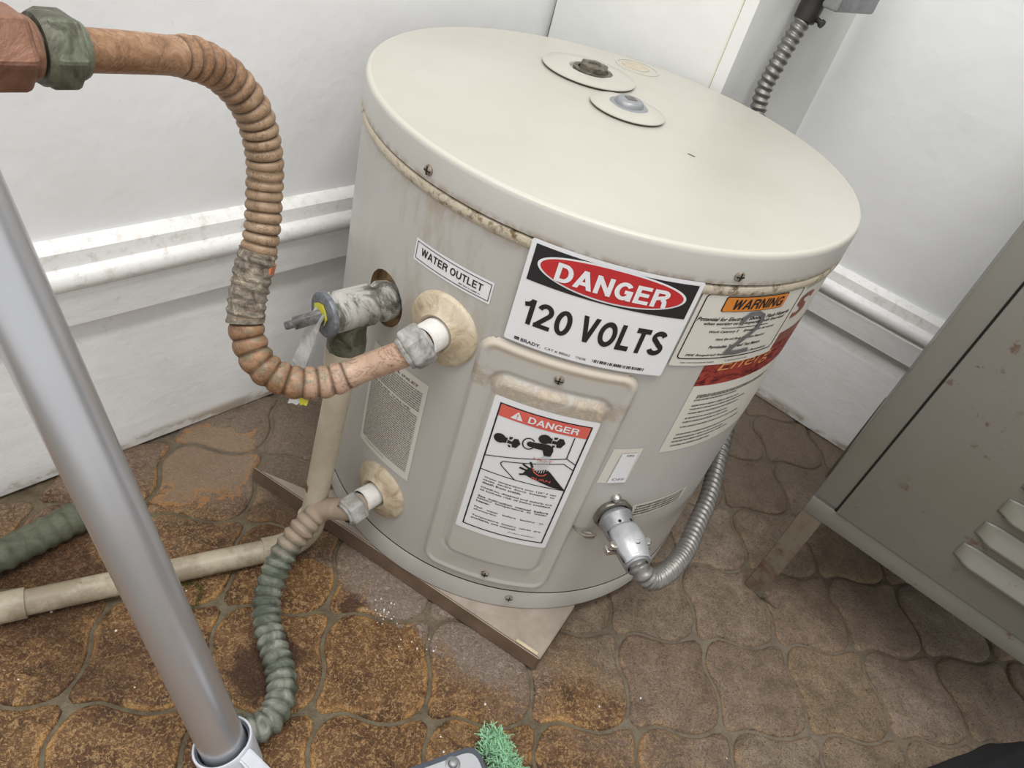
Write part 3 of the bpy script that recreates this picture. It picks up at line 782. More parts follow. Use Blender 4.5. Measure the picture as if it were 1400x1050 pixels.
# 3 warning label (right) over the big maroon label
S4 = patch('rating_label', [rect(-57.3, -10.0, .2712, .3510)], M_pc, H, r1, 'cream rating label with faded maroon band')
patch('maroon_band', [rect(-57.4, -10.0, .3508, .3805)], M_maroon, S4, r1)
patch('faded_band', [rect(-42.0, -10.0, .3800, .3925)], M_rubbed, S4, r1)
patch('upper_field', [rect(-57.4, -10.0, .3805, .4380)], M_pc, S4, R+.00025)
tris_obj('brand_lettering', text_polys('Energ', -53.4, -35.5, .3625, .3790, -.005, .25), M_gold, S4, r2)
tris_obj('brand_initial', text_polys('S', -38.5, -31.0, .4080, .4330, .03, .2), M_rubbed, S4, r2)
L4 = []
for n_, (z_, a_, b_) in enumerate(((.3395, -55.0, -28), (.3375, -55.0, -30), (.3343, -55.2, -41), (.3278, -55.1, -40), (.3236, -55, -36), (.3187, -54.9, -38), (.3129, -55, -40), (.3082, -55.1, -40), (.3022, -55, -34), (.2930, -55, -33), (.2883, -55.2, -38), (.2839, -55.2, -36), (.2787, -54.9, -41))):
    L4 += illegible(a_, b_, z_, .0021, 40+n_, True, 1.3)
tris_obj('fine_print', L4, M_pg, S4, r2)
S3 = patch('warning_label', [rr(-66.3, -37.6, .3745, .4480, .002)], M_pc, H, R+.0011, 'white warning label with orange heading and a grey marker numeral')
w3 = R+.0014
patch('border', rframe_polys(-65.4, -39.0, .3815, .4435, .0010, .004), M_pk, S3, w3)
patch('heading_box', [rr(-60.9, -44.3, .4278, .4420, .0022)], M_pk, S3, w3)
patch('heading_field', [rr(-60.7, -44.5, .4285, .4413, .0018)], M_po, S3, w3+.0003)
tris_obj('heading', glyphs('WARNING', -58.8, -45.5, .4303, .4394, .17, .12), M_pk, S3, w3+.0006)
def line(s, a, b, z, h, sh=.25, bold=.022): return text_polys(s, a, b, z-h/2, z+h/2, bold, sh)
tris_obj('lettering', line('Potential for Electrical Shock & Flash Hazards', -65.0, -40.3, .4208, .0036)+line('when working on or inspecting with Energized', -63.1, -41.2, .4162, .0036)
         + line('Work Category 2     Eyewear (to be worn)', -61.0, -43.3, .4085, .0030)+line('Hand, Eye and Body Protection Required', -58.5, -45.0, .4010, .0030)
         + line('Permissible Tools and Test Meters', -59.2, -45.0, .3937, .0030)+line('PPE Required Inside Restricted Boundary', -63.7, -41.5, .3853, .0028), M_pk, S3, w3)
patch('rule', [rect(-58.5, -45.8, .4120, .4127)], M_pk, S3, w3)
tris_obj('fine_print', illegible(-63.9, -55.5, .3779, .0012, 8)+illegible(-53, -46, .3779, .0012, 9), M_pg, S3, w3)
two = [(-54.2, .4165), (-54.0, .4215), (-53.0, .4250), (-51.0, .4255), (-49.4, .4228), (-48.8, .4180), (-49.0, .4110), (-50.2, .4050), (-52.0, .3980), (-54.0, .3895), (-54.3, .3872), (-51.5, .3868), (-48.5, .3878)]
patch('marker_numeral', stroke(two, .0042), M_marker, S3, w3+.0009, 'grey marker numeral two')
# 4 scald danger label on the panel
q0 = R+.0078
S5 = patch('scald_label', [rr(-97.0, -75.3, .1428, .3125, .002)], M_pw, ap, q0, 'white scald danger label with red heading and tap pictogram')
q1, q2, q3 = q0+.0003, q0+.0006, q0+.0009
pk = M_pk
patch('border', frame_polys(-95.6, -76.45, .1497, .3068, .0013)+[rect(-95.6, -76.45, .2264, .2273)], pk, ap, q1).name = 'label_border'
patch('label_heading_band', [rect(-95.3, -76.75, .2927, .3057)], M_pr2, ap, q1)
tris_obj('label_heading', glyphs('DANGER', -89.2, -78.8, .2955, .3025, .17), M_pw, ap, q2)
patch('label_triangle', [[(-92.8, .2950), (-90.2, .2950), (-91.5, .3036)]], M_pw, ap, q2)
patch('label_triangle_mark', [[(-91.62, .3010), (-91.38, .3010), (-91.44, .2978), (-91.56, .2978)], rect(-91.6, -91.4, .2960, .2970)], M_pr2, ap, q3)
def circ(t, z, r_, n=20): 
    k = math.degrees(1/R); return [(t+r_*k*math.cos(2*PI*i/n), z+r_*math.sin(2*PI*i/n)) for i in range(n)]
pic = [circ(-93.5, .2695, .0052), [(-92.9, .2722), (-91.9, .2725), (-92.0, .2662), (-93.0, .2655)],
       [(-91.7, .2745), (-90.9, .2752), (-91.1, .2722), (-91.6, .2715)], [(-91.8, .2705), (-90.9, .2700), (-90.6, .2742), (-89.8, .2748), (-89.1, .2704), (-89.7, .2645), (-90.6, .2640), (-90.8, .2672), (-91.8, .2668)], [(-91.6, .2652), (-91.0, .2652), (-90.8, .2632), (-91.3, .2630)],
       circ(-84.8, .2832, .0052), [(-84.3, .2860), (-83.3, .2862), (-83.3, .2800), (-84.4, .2795)],
       [(-83.1, .2878), (-82.3, .2886), (-82.4, .2860), (-83.0, .2852)], [(-83.2, .2840), (-82.3, .2838), (-82.0, .2878), (-81.2, .2880), (-80.5, .2836), (-81.1, .2775), (-82.0, .2772), (-82.2, .2805), (-83.2, .2803)], [(-83.0, .2786), (-82.4, .2788), (-82.3, .2768), (-82.8, .2764)],
       circ(-87.2, .2735, .0030), [(-87.45, .2761), (-85.2, .2775), (-83.6, .2782), (-82.6, .2765), (-82.25, .2720), (-82.4, .2652), (-83.8, .2648), (-83.95, .2690), (-84.4, .2704), (-86.1, .2702), (-87.35, .2709)]]
k_ = math.degrees(1/R)
ringp = [(-87.55+.0050*k_*math.cos(a/24*2*PI), .2735+.0062*math.sin(a/24*2*PI)) for a in range(3, 25)]
pic += stroke(ringp, .0011)
pic += stroke([(-95.3, .2446), (-79.05, .2662), (-79.13, .2915)], .0009)+stroke([(-79.05, .2667), (-76.6, .2605)], .0009)
pic += stroke([(-87.7, .2270), (-91.3, .2390), (-91.7, .2418), (-91.3, .2446), (-79.13, .2597), (-76.6, .2536)], .0009)
pic += [[(-85.6, .2470), (-84.2, .2450), (-82.1, .2490), (-81.2, .2467), (-76.55, .2270), (-80.1, .2290), (-84.8, .2350), (-86.6, .2375), (-86.2, .2420)]]
pic += stroke([(-87.5, .2437), (-85.4, .2420)], .0022)+stroke([(-87.1, .2485), (-85.2, .2445)], .0020)+stroke([(-85.8, .2530), (-84.8, .2455)], .0020)+stroke([(-87.1, .2358), (-85.4, .2385)], .0020)
patch('label_pictogram', pic, pk, ap, q2)
st = []
for i in range(7):
    f = i/6; st += stroke([(-83.7+1.15*f, .2642+.0008*f), (-84.9+2.9*f, .2475-.004*(1-(2*f-1)**2))], .00045)
tris_obj('label_water_jets', [rect(-84.2, -82.3, .2540, .2560)][:0]+st, M_pw, ap, q3)
tris_obj('label_water_outline', st, M_pg, ap, q2+.0001)
tris_obj('label_burn_mark', stroke([(-85.0, .2480), (-84.4, .2428), (-83.3, .2402), (-82.3, .2412), (-81.9, .2440)], .0011)+text_polys('BURN', -84.5, -80.4, .2340, .2368, .0)+text_polys('HOT', -85.6, -81.5, .2572, .2605, -.01), M_pr2, ap, q3)
rows = [('Water temperature over 125\u00b0 F can', .2185, 1), ('cause  severe  burns  instantly  or', .2150, 1), ('death from scalds.', .2115, .55), ('Children, disabled and elderly are', .2050, 1), ('at highest risk of being scalded.', .2015, 1),
        ('See  instruction  manual  before', .1932, 1), ('setting  temperature  at  water', .1897, 1), ('heater.', .1862, .2), ('Feel   water   before   bathing   or', .1776, 1), ('showering.', .1740, .34), ('Temperature  limiting  valves  are', .1655, 1), ('available, see manual.', .1620, .66)]
tx = []
for s_, z_, f_ in rows: tx += text_polys(s_, -94.1, -94.1+16.2*f_, z_-.0013, z_+.0013, .02)
tx += illegible(-85.0, -78.0, .1566, .0010, 77)
tris_obj('label_text', tx, pk, ap, q1)
# gather the scald label's print under the label itself
for o in list(ap.children):
    if o.name.startswith('label_'):
        loc = o.location.copy(); o.parent = H; o.location = loc+ap.location; 
S5.parent = H; S5.location = S5.location+ap.location
for o in list(H.children):
    if o.name.startswith('label_') :
        o.parent = S5; o.location = -origin(S5); o.name = o.name.replace('label_', '')
# 5 relief valve instructions
S6 = patch('instruction_label', [rect(-130.3, -112.1, .1540, .2790)], M_pc, H, r1, 'cream instruction label crowded with small print')
L6 = text_polys('& INLET', -121.6, -114.6, .2693, .2722, .02)+text_polys('RELIEF VALVE', -127.8, -115.6, .2392, .2418, .01)
z_ = .2660; i = 0
while z_ > .1640:
    if not (.2378 < z_ < .2432): L6 += illegible(-129.4, -113.2, z_, .0016, 100+i, False, 1.2)
    z_ -= .0026; i += 1
L6 += illegible(-128, -120, .1600, .0010, 300)
tris_obj('fine_print', L6, M_pg, S6, r2)
# 6 on/off sticker and little strip label
S7 = patch('switch_label', [[(-69.4, .2330), (-62.1, .2335), (-62.0, .2790), (-69.0, .2775)]], M_pc, H, r1, 'small cream on off sticker')
patch('curled_flap', [[(-67.0, .2345), (-62.6, .2350), (-62.9, .2740), (-66.6, .2730)]], M_pw, S7, r1+.0012)
tris_obj('on_mark', text_polys('ON', -65.4, -63.7, .2698, .2722, .02), M_pg, S7, r1+.0015); tris_obj('off_mark', text_polys('OFF', -66.2, -63.2, .2380, .2412, -.01), M_pg, S7, r1+.0015)
S8 = patch('strip_label', [rect(-56.2, -37.5, .1765, .1975)], M_pc, H, r1, 'narrow cream strip label with small print')
L8 = []
for i in range(4): L8 += illegible(-55, -38.8, .1805+i*.0042, .0030, 500+i, False, 1.6)
tris_obj('fine_print', L8, M_pg, S8, r2)

# --- flanges round the two pipe stubs
def flange(th, z, r_, hgt, label):
    bm = BM(); c = cyl(th, z, R)
    lathe(bm, c, rad(th), [(-.006, r_), (.0006, r_), (.0022, r_*.985), (.004, r_*.93), (hgt*.75, r_*.66), (hgt, r_*.54), (hgt*1.15, r_*.5), (hgt*.9, r_*.42), (hgt*.3, r_*.36)], 48)
    for v in bm.verts:      # wrap the rim round the jacket
        d = v.co-c; tang = Vector((-rad(th).y, rad(th).x, 0)); s = d.dot(tang); v.co -= rad(th)*(s*s/(2*R))*(1 if d.length > r_*.6 else .4)
    return obj('flange', bm, M_flange, H, label=label)
flange(-112.1, .3410, .0335, .009, 'cream rust-stained flange round the outlet')
flange(-119.6, .1140, .0330, .009, 'cream rust-stained flange round the inlet')
# --- fittings on the lid
def cap_disc(x, y, r_, h):
    bm = BM(); lathe(bm, (x, y, .4789), (0, 0, 1), [(-.0004, r_-.008), (.0020, r_-.007), (.0024, r_), (.0032, r_), (.0038, r_-.0010), (.0040+h*.5, r_*.7), (.0040+h, r_*.46), (.0040+h, r_*.44), (.001, r_*.40), (.001, 0)], 64)
    return obj('lid_flange', bm, M_lid, H, label='round raised cream disc on the lid')
f1 = cap_disc(-.0435, .108, .0505, .0006); f2 = cap_disc(.0045, .026, .0375, .0012)
bm = BM(); lathe(bm, (-.040, .112, .4795), (0, 0, 1), [(0, .0215), (.004, .0215), (.0042, .017), (.0042, .0165)], 32); lathe(bm, (-.040, .112, .4795), (0, 0, 1), [(0, .0165), (.0085, .0165), (.0095, .0150), (.0095, .008), (.0078, .0075), (.0078, 0)], 6)
obj('plug', bm, M_plug, f1, label='dark rusty hexagonal plug')
bm = BM(); lathe(bm, (.0045, .030, .4795), (0, 0, 1), [(0, .0195), (.0045, .0195), (.0052, .0185), (.0052, .0145), (.0085, .0135), (.0100, .0115), (.0104, .0050), (.0104, 0)], 36)
obj('plug', bm, M_cast, f2, label='shiny round metal plug with a square socket')
bm = BM(); box(bm, -.0048, .0048, -.0048, .0048, 0, .0006, Matrix.Translation((.0045, .030, .4897)) @ Matrix.Rotation(.5, 4, 'Z'))
obj('plug_socket', bm, M_pg, f2, smooth=False)
bm = BM(); lathe(bm, (.005, .196, .4788), (0, 0, 1), [(-.001, .0265), (.0008, .0262), (.0011, .0250), (.0007, .0235), (-.001, .0232)], 48)
obj('knockout_ring', bm, M_lid, H)
bm = BM(); lathe(bm, (.003, .199, .4788), (0, 0, 1), [(.0002, .0165), (.0010, .0160), (.0010, 0)], 32)
obj('knockout', bm, plain('knockout_tan', rgb(186, 176, 158), .6), H)
bm = BM(); box(bm, -.0035, .0035, -.0010, .0010, 0, .0006, Matrix.Translation((.069, -.040, .4790)) @ Matrix.Rotation(-.35, 4, 'Z'))
obj('lid_chip', bm, M_pg, H, smooth=False)

# ------------------------------------------------------------------ copper outlet pipe
CP = empty('copper_pipe', (-.19, -.25, .28), 'corrugated copper pipe curving up from the water outlet to the upper left', 'pipe')
dirn = rad(-112.1); p0 = cyl(-112.1, .3405, R)
bm = BM(); lathe(bm, p0, dirn, [(-.01, .0136), (.0250, .0136), (.0258, .0120)], 28)
obj('nipple', bm, M_nipple, CP, label='white plastic nipple in the outlet')
ctr = [(-.0866, -.2132, .3405), (-.0935, -.2300, .3395), (-.1060, -.2410, .3290), (-.124, -.2455, .3150), (-.135, -.249, .307), (-.158, -.264, .295), (-.183, -.277, .294), (-.207, -.279, .302), (-.223, -.271, .319), (-.2295, -.261, .339), (-.231, -.250, .359), (-.231, -.236, .389), (-.235, -.225, .419), (-.238, -.221, .445), (-.246, -.224, .475), (-.257, -.238, .498), (-.265, -.259, .511), (-.271, -.282, .517), (-.277, -.310, .523), (-.286, -.335, .527), (-.295, -.353, .529), (-.302, -.376, .5325)]
path = spline(ctr, .0008)
S_ = [0]
for a, b in zip(path, path[1:]): S_.append(S_[-1]+(b-a).length)
Lt = S_[-1]
def near(p): 
    p = Vector(p); return S_[min(range(len(path)), key=lambda i: (path[i]-p).length)]
c0 = near((-.140, -.252, .304)); c1 = near((-.270, -.279, .5165))
tp0 = near((-.2265, -.266, .328)); tp1 = near((-.231, -.241, .378))
# phase with changing pitch
ph = []; acc = 0
for s in S_:
    pitch_ = .0115 if s < tp0 else (.0078 if s < near((-.246, -.224, .475)) else .0092)
    acc += 2*PI*(s-(S_[len(ph)-1] if ph else 0))/pitch_; ph.append(acc)
def r_cu(s, t):
    i = min(len(ph)-1, bisect.bisect_left(S_, s-1e-7))
    if s < c0 or s > c1: return .01115
    w1 = min(1, (s-c0)/.02)*min(1, (c1-s)/.015)
    x_ = (ph[i]/(2*PI)) % 1.0
    return .01115+w1*(-.0004+.0027*max(0, 1-(2*x_-1)**2)**.6+.0003*nz(s*90, t))
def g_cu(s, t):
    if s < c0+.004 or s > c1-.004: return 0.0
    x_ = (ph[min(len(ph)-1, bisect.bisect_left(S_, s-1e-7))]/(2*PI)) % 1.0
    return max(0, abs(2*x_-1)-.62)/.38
bm = BM(); tube(bm, path, r_cu, 26, True, g_cu)
obj('corrugated_tube', bm, M_copper, CP)
ti = [i for i, s in enumerate(S_) if tp0 <= s <= tp1]
bm = BM(); tube(bm, [path[i] for i in ti], lambda s, t: .0140+.0009*nz(s*420, math.cos(t)*1.5, math.sin(t)*1.5)+.0006*math.sin(s*900+t)+.0006*nz(s*1500, t*2), 40, True)
obj('tape_wrap', bm, M_tape, CP, label='frayed grey tape wound round the pipe')
ti = [i for i, s in enumerate(S_) if tp1-.016 <= s <= tp1-.006]
bm = BM(); tube(bm, [path[i] for i in ti], lambda s, t: .0147+.0004*math.sin(t*2) if math.cos(t-4.6) > -.2 else .012, 30, True)
obj('bare_copper_patch', bm, M_brightcop, CP)
def hexnut(parent, p, d, r_, ln, mat, label=None, name='nut'):
    bm = BM(); lathe(bm, Vector(p)-Vector(d)*ln/2, d, [(0, r_*.70), (0, r_*.86), (ln*.12, r_), (ln*.88, r_), (ln, r_*.86), (ln, r_*.70)], 6)
    bmesh.ops.bevel(bm, geom=list(bm.edges), offset=r_*.05, segments=1, affect='EDGES')
    lathe(bm, Vector(p)-Vector(d)*(ln/2+r_*.18), d, [(0, r_*.60), (0, r_*.70), (r_*.12, r_*.76), (ln+r_*.1, r_*.76), (ln+r_*.30, r_*.68), (ln+r_*.30, r_*.58)], 28)
    return obj(name, bm, mat, parent, label=label, angle=18)
i = S_.index(min(S_, key=lambda s: abs(s-.0285))); dn = (path[i-4]-path[i+4]).normalized()
hexnut(CP, path[i], dn, .0186, .019, M_nut, 'grey scaled hexagonal nut at the outlet')
i = min(range(len(path)), key=lambda q: (path[q]-Vector((-.290, -.344, .5285))).length); dn = (path[i+4]-path[i-4]).normalized()
hexnut(CP, path[i], dn, .0198, .017, M_nut_d, 'green-grey corroded union nut at the upper left')
i2 = min(range(len(path)), key=lambda q: (path[q]-Vector((-.2945, -.3520, .529))).length)
bm = BM(); lathe(bm, path[i2], dn, [(-.012, .0125), (-.012, .0165), (-.008, .0178), (.000, .0178), (.002, .0165), (.002, .0125)], 32)
obj('union_collar', bm, M_nut_d, CP)
i3 = min(range(len(path)), key=lambda q: (path[q]-Vector((-.3015, -.3700, .532))).length)
hexnut(CP, path[i3], dn, .0205, .022, mk_corrode('brown_brass_union', [(.35, rgb(110, 78, 62)), (.6, rgb(150, 110, 90)), (.75, rgb(120, 126, 108))], .5, .4, 40, .4), 'brown brass half of the union')

# ------------------------------------------------------------------ relief valve
RV = empty('relief_valve', cyl(HT, .30, R+.03), 'white-scaled brass relief valve with a test lever, screwed into the heater', 'valve')
ax = rad(-128.4); vp = cyl(-128.4, .3285, R)
def nv(a, t): return 1+.05*nz(a*140, math.cos(t)*2, math.sin(t)*2)+.025*nz(a*400, math.cos(t)*6, math.sin(t)*6)
bm = BM(); lathe(bm, vp, ax, [(-.02, .0135), (-.006, .0140), (.000, .0172), (.008, .0176), (.011, .0150), (.015, .0150), (.018, .0175), (.052, .0170), (.058, .0165), (.060, .0150), (.060, 0)], 40, noisef=nv)
obj('body', bm, M_valve, RV)
bp = vp+ax*.036
bm = BM(); lathe(bm, bp+Vector((0, 0, -.004)), (0, 0, -1), [(0, .0145), (.012, .0150), (.022, .0155), (.026, .0165), (.040, .0165), (.041, .0150), (.041, .012)], 36, up=(1, 0, 0), noisef=nv)
obj('outlet', bm, M_nut_d, RV, label='dark green-brown outlet neck')
bm = BM(); lathe(bm, vp+ax*.057, ax, [(0, .0185), (.003, .0195), (.0045, .0190), (.0055, .0172), (.0055, .009), (.0075, .008), (.0075, 0)], 36)
obj('end_cap', bm, mk_corrode('grey_cap', [(.35, rgb(84, 88, 94)), (.65, rgb(136, 140, 146))], .5, .3, 80, .3), RV)
# lever: bent strip hanging from the cap, plus the pivot stem
def ribbon(bm, pts, side, w0, w1, th):
    P = [Vector(p) for p in pts]; side = Vector(side).normalized(); rings = []
    for i, p in enumerate(P):
        d = (P[min(i+1, len(P)-1)]-P[max(i-1, 0)]).normalized(); n = d.cross(side).normalized(); w_ = w0+(w1-w0)*i/(len(P)-1)
        curl = n*.0015
        rings.append([bm.verts.new(p+side*w_/2+curl), bm.verts.new(p), bm.verts.new(p-side*w_/2+curl), bm.verts.new(p-side*w_/2+curl+n*th), bm.verts.new(p+n*th), bm.verts.new(p+side*w_/2+curl+n*th)])
    for a, b in zip(rings, rings[1:]):
        for i in range(6): bm.faces.new((a[i], a[(i+1) % 6], b[(i+1) % 6], b[i]))
    bm.faces.new(rings[0][::-1]); bm.faces.new(rings[-1]); bmesh.ops.recalc_face_normals(bm, faces=bm.faces)
tang = Vector((-ax.y, ax.x, 0))
q_ = vp+ax*.066
bm = BM(); ribbon(bm, spline([q_+Vector((0, 0, .004))-ax*.004, q_+Vector((0, 0, -.004)), q_+ax*.003+Vector((0, 0, -.018)), q_+ax*.008+Vector((0, 0, -.036)), q_+ax*.012+Vector((0, 0, -.050))], .003), tang, .013, .019, .0014)
obj('lever', bm, mk_corrode('lever_metal', [(.35, rgb(168, 168, 166)), (.65, rgb(214, 214, 212))], .32, .25, 60, .1), RV, label='bent grey metal test lever')
bm = BM(); e_ = (ax*.85-tang*.35+Vector((0, 0, -.38))).normalized(); Mx = Matrix.Identity(4); x_, y_, d_ = frame(e_)
Mx = Matrix(((x_.x, y_.x, d_.x, q_.x), (x_.y, y_.y, d_.y, q_.y), (x_.z, y_.z, d_.z, q_.z), (0, 0, 0, 1)))
box(bm, -.0035, .0035, -.0045, .0045, -.004, .020, Mx, .001); lathe(bm, q_+e_*.018, e_, [(0, .0034), (.008, .0034), (.009, .0028), (.009, 0)], 14)
obj('lever_pivot', bm, mk_corrode('dark_pivot', [(.35, rgb(70, 70, 68)), (.65, rgb(140, 140, 138))], .45, .3, 90, .3), RV)
bm = BM(); lathe(bm, q_-ax*.003+Vector((0, 0, .002)), ax, [(0, .0092), (.0012, .0098), (.0016, .006), (.0016, 0)], 9, noisef=lambda a, t: 1+.25*nz(t*2, 4))
obj('tag_remnant', bm, M_yellow, RV, label='torn yellow tag remnant')

# ------------------------------------------------------------------ cream drain pipe
DP = empty('drain_pipe', (-.17, -.208, 0), 'cream drain pipe dropping from the relief valve and running left along the floor', 'pipe')
dx, dy = bp.x, bp.y
bm = BM(); lathe(bm, (dx, dy, .2885), (0, 0, -1), [(0, .0150), (0, .0168), (.002, .0174), (.022, .0174), (.024, .0155), (.024, .011)], 36, up=(1, 0, 0))
obj('coupling', bm, M_pvc, DP)
rp = .0121
top = Vector((dx, dy, .270)); foot = Vector((-.1765, -.2160, .050))
bm = BM(); tube(bm, [top+(foot-top)*(i/10) for i in range(11)], lambda s, t: rp, 30)
obj('riser', bm, M_pvc, DP)
bm = BM(); mid = top+(foot-top)*.72; lathe(bm, mid, (foot-top).normalized(), [(0, rp+.0001), (.0, rp+.0004), (.010, rp+.0004), (.010, rp)], 24, up=(1, 0, 0), noisef=lambda a, t: 1 if math.sin(t*1.0+2.2) > -.2 else .96)
obj('rust_ring', bm, M_brown, DP, label='brown stained ring round the pipe')
hd = Vector((-.384, -.380, 0))-Vector((-.173, -.219, 0)); hd.z = 0; hd.normalize()
el = [foot+Vector((0, 0, .012)), foot, foot+Vector((0, 0, -.018))+hd*.004, foot+Vector((0, 0, -.030))+hd*.016, Vector((foot.x, foot.y, .0145))+hd*.032, Vector((foot.x, foot.y, .0145))+hd*.05]
bm = BM(); tube(bm, spline(el, .003), lambda s, t: rp+(.0024 if s < .022 or s > .052 else .0016), 30)
obj('elbow', bm, M_pvc, DP)
h0 = Vector((foot.x, foot.y, .0145))+hd*.045; h1 = Vector((-.384, -.380, .0145)); h1 = h0+hd*(h1-h0).dot(hd)
bm = BM(); tube(bm, [h0+(h1-h0)*(i/12) for i in range(13)], lambda s, t: rp, 30)
obj('floor_run', bm, M_pvc, DP)
bm = BM(); c_ = h1-hd*.006; lathe(bm, c_, hd, [(0, rp), (0, rp+.0022), (.09, rp+.0022), (.09, rp)], 32)
obj('coupling', bm, M_pvc, DP)

# ------------------------------------------------------------------ green inlet hose
GH = empty('inlet_hose', (-.17, -.33, 0), 'green corroded corrugated hose from the lower inlet, curving down over the stones', 'hose')
lp = cyl(-119.6, .1135, R); ld = rad(-121.5)
bm = BM(); lathe(bm, lp, ld, [(-.008, .0118), (.024, .0124), (.0245, .011)], 28, noisef=nv)
obj('nipple', bm, M_nipple, GH, label='white crusted nipple in the inlet')
n0 = lp+ld*.034+Vector((0, 0, -.006))
hexnut(GH, n0, (ld+Vector((0, 0, -.18))).normalized(), .0168, .018, M_nut, 'grey scaled hexagonal nut at the inlet')
hp = [lp+ld*.022+Vector((0, 0, -.002)), n0, (-.1625, -.2245, .086), (-.175, -.2415, .071), (-.184, -.262, .053), (-.1865, -.2835, .037), (-.182, -.306, .024), (-.1685, -.3285, .018), (-.1515, -.3485, .0165), (-.1375, -.3665, .0165), (-.1295, -.3860, .0165), (-.1305, -.4050, .0165), (-.140, -.4175, .0165), (-.155, -.4225, .0165), (-.170, -.4235, .0165)]
gp = spline(hp, .0013); Sg = [0]
for a, b in zip(gp, gp[1:]): Sg.append(Sg[-1]+(b-a).length)
def r_g(s, t):
    w1 = min(1, max(0, (s-.055)/.02))
    return .0112+w1*(.0016+.0013*math.sin(2*PI*s/.0098+1.2*nz(s*40)+.5*math.sin(t))+.0007*nz(s*160, math.cos(t)*2, math.sin(t)*2))
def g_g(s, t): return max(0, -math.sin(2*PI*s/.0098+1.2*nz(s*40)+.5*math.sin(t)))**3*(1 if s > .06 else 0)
bm = BM(); tube(bm, gp, r_g, 26, True, g_g)
obj('corrugated_tube', bm, M_green, GH)
LH = BM(); lpth = spline([(-.475, -.405, .018), (-.452, -.372, .018), (-.432, -.340, .018), (-.417, -.311, .018), (-.402, -.281, .018), (-.392, -.262, .018)], .002)
tube(LH, lpth, lambda s, t: .0158+.0010*math.sin(2*PI*s/.013)+.0010*nz(s*90, math.cos(t)*2, math.sin(t)*2), 26)
lh = obj('floor_hose', LH, M_green2)
tag(lh, 'thick green patinated hose on the floor at the left, ending behind the aluminium pole', 'hose')

# ------------------------------------------------------------------ steel conduit with its connectors
FC = empty('flexible_conduit', (.16, -.2, .16), 'grey flexible steel conduit looping from the heater front round behind it', 'conduit')
cd_ = rad(-61.6); cb = cyl(-61.6, .1905, R)
bm = BM(); lathe(bm, cb, cd_, [(-.001, .0170), (.0015, .0185), (.004, .0190), (.005, .0185), (.006, .0160)], 28, noisef=lambda a, t: 1+.04*(1 if math.sin(t*6) > 0 else 0))
obj('lock_ring', bm, M_steel, FC)
bm = BM(); lathe(bm, cb, cd_, [(.004, .0140), (.008, .0145), (.009, .0168), (.011, .0172), (.013, .0160), (.026, .0150), (.027, .0143), (.055, .0128), (.062, .0118), (.062, .0095)], 36)
obj('connector_body', bm, M_cast, FC)
tg = Vector((-cd_.y, cd_.x, 0))
bm = BM()       # saddle clamp over the body, facing up
x_, y_, d_ = frame(cd_)
for k in range(1):
    rings = []
    for a_ in range(13):
        al = a_/12; ln = .024+.036*al; bul = .0028*math.sin(PI*min(1, al*1.1)); ring = []
        for b_ in range(13):
            t = PI*(.08+.84*b_/12); rr_ = .0152-.0022*al+bul
            ring.append(bm.verts.new(cb+d_*ln+(x_*math.cos(t)+y_*math.sin(t))*rr_))
        rings.append(ring)
    for a_, b_ in zip(rings, rings[1:]):
        for i in range(12): bm.faces.new((a_[i], a_[i+1], b_[i+1], b_[i]))
bmesh.ops.recalc_face_normals(bm, faces=bm.faces)
cl = obj('clamp', bm, M_cast2, FC, label='bright cast clamp half'); so = cl.modifiers.new('s', 'SOLIDIFY'); so.thickness = .0015; so.offset = 0
for t_ in (.06, .94):
    t = PI*t_; bm = BM(); tube(bm, [cb+d_*(.024+.034*a/8)+(x_*math.cos(t)+y_*math.sin(t))*(.0154-.0022*a/8) for a in range(9)], lambda s, t: .0009, 8)
    obj('clamp_gap', bm, M_dark, FC)
for sgn in (1, -1):
    pp = cb+cd_*.040+tg*sgn*.0172+Vector((0, 0, .000))
    bm = BM(); lathe(bm, pp+Vector((0, 0, .004)), (0, 0, -1), [(0, 0), (0, .0026), (.012, .0026), (.012, 0)], 14, up=(1, 0, 0)); lathe(bm, pp+cd_*.001+Vector((0, 0, .0035)), (0, 0, 1), [(0, .0042), (.0035, .0042), (.0045, .0030), (.0045, 0)], 16, up=(1, 0, 0))
    box(bm, -.004, .004, -.006, .006, -.006, .000, Matrix.Translation(pp) @ Matrix.Rotation(math.radians(-61.6), 4, 'Z'), .001)
    obj('clamp_screw', bm, M_chrome, FC)
bm = BM(); hp_ = cb+cd_*.047+Vector((0, 0, .0158)); lathe(bm, hp_, Vector((0, 0, 1)), [(0, .0026), (.0006, .0026), (.0006, 0)], 14, up=(1, 0, 0))
obj('clamp_hole', bm, M_dark, FC)
bm = BM(); pp = cb+Vector((0, 0, .0225))+tg*-.004; lathe(bm, pp, cd_, [(0, .0045), (.003, .0045), (.0055, .003), (.0060, 0)], 18)
obj('ground_screw', bm, M_chrome, FC)
for a_ in (-.4, .4):
    bm = BM(); pq = cb+cd_*.0215+(Vector((0, 0, 1))*math.cos(a_)+tg*math.sin(a_))*.0151; lathe(bm, pq, (Vector((0, 0, 1))*math.cos(a_)+tg*math.sin(a_)), [(0, .0016), (.0005, .0016), (.0005, 0)], 10, up=(1, 0, 0))
    obj('vent_hole', bm, M_dark, FC)
ce = cb+cd_*.055
cpts = [ce, cb+cd_*.060+Vector((0, 0, -.0008)), (.1430, -.2600, .1885), (.1505, -.2595, .1825), (.1605, -.2520, .1755), (.1720, -.2375, .1690), (.1850, -.2150, .1620), (.1995, -.184, .1535), (.2140, -.138, .1490), (.2285, -.090, .1475), (.2395, -.03, .152), (.2455, .03, .175), (.2390, .10, .24), (.215, .16, .32), (.186, .208, .40), (.165, .240, .45), (.158, .250, .485), (.160, .254, .514), (.165, .262, .547), (.170, .268, .572), (.172, .271, .590)]
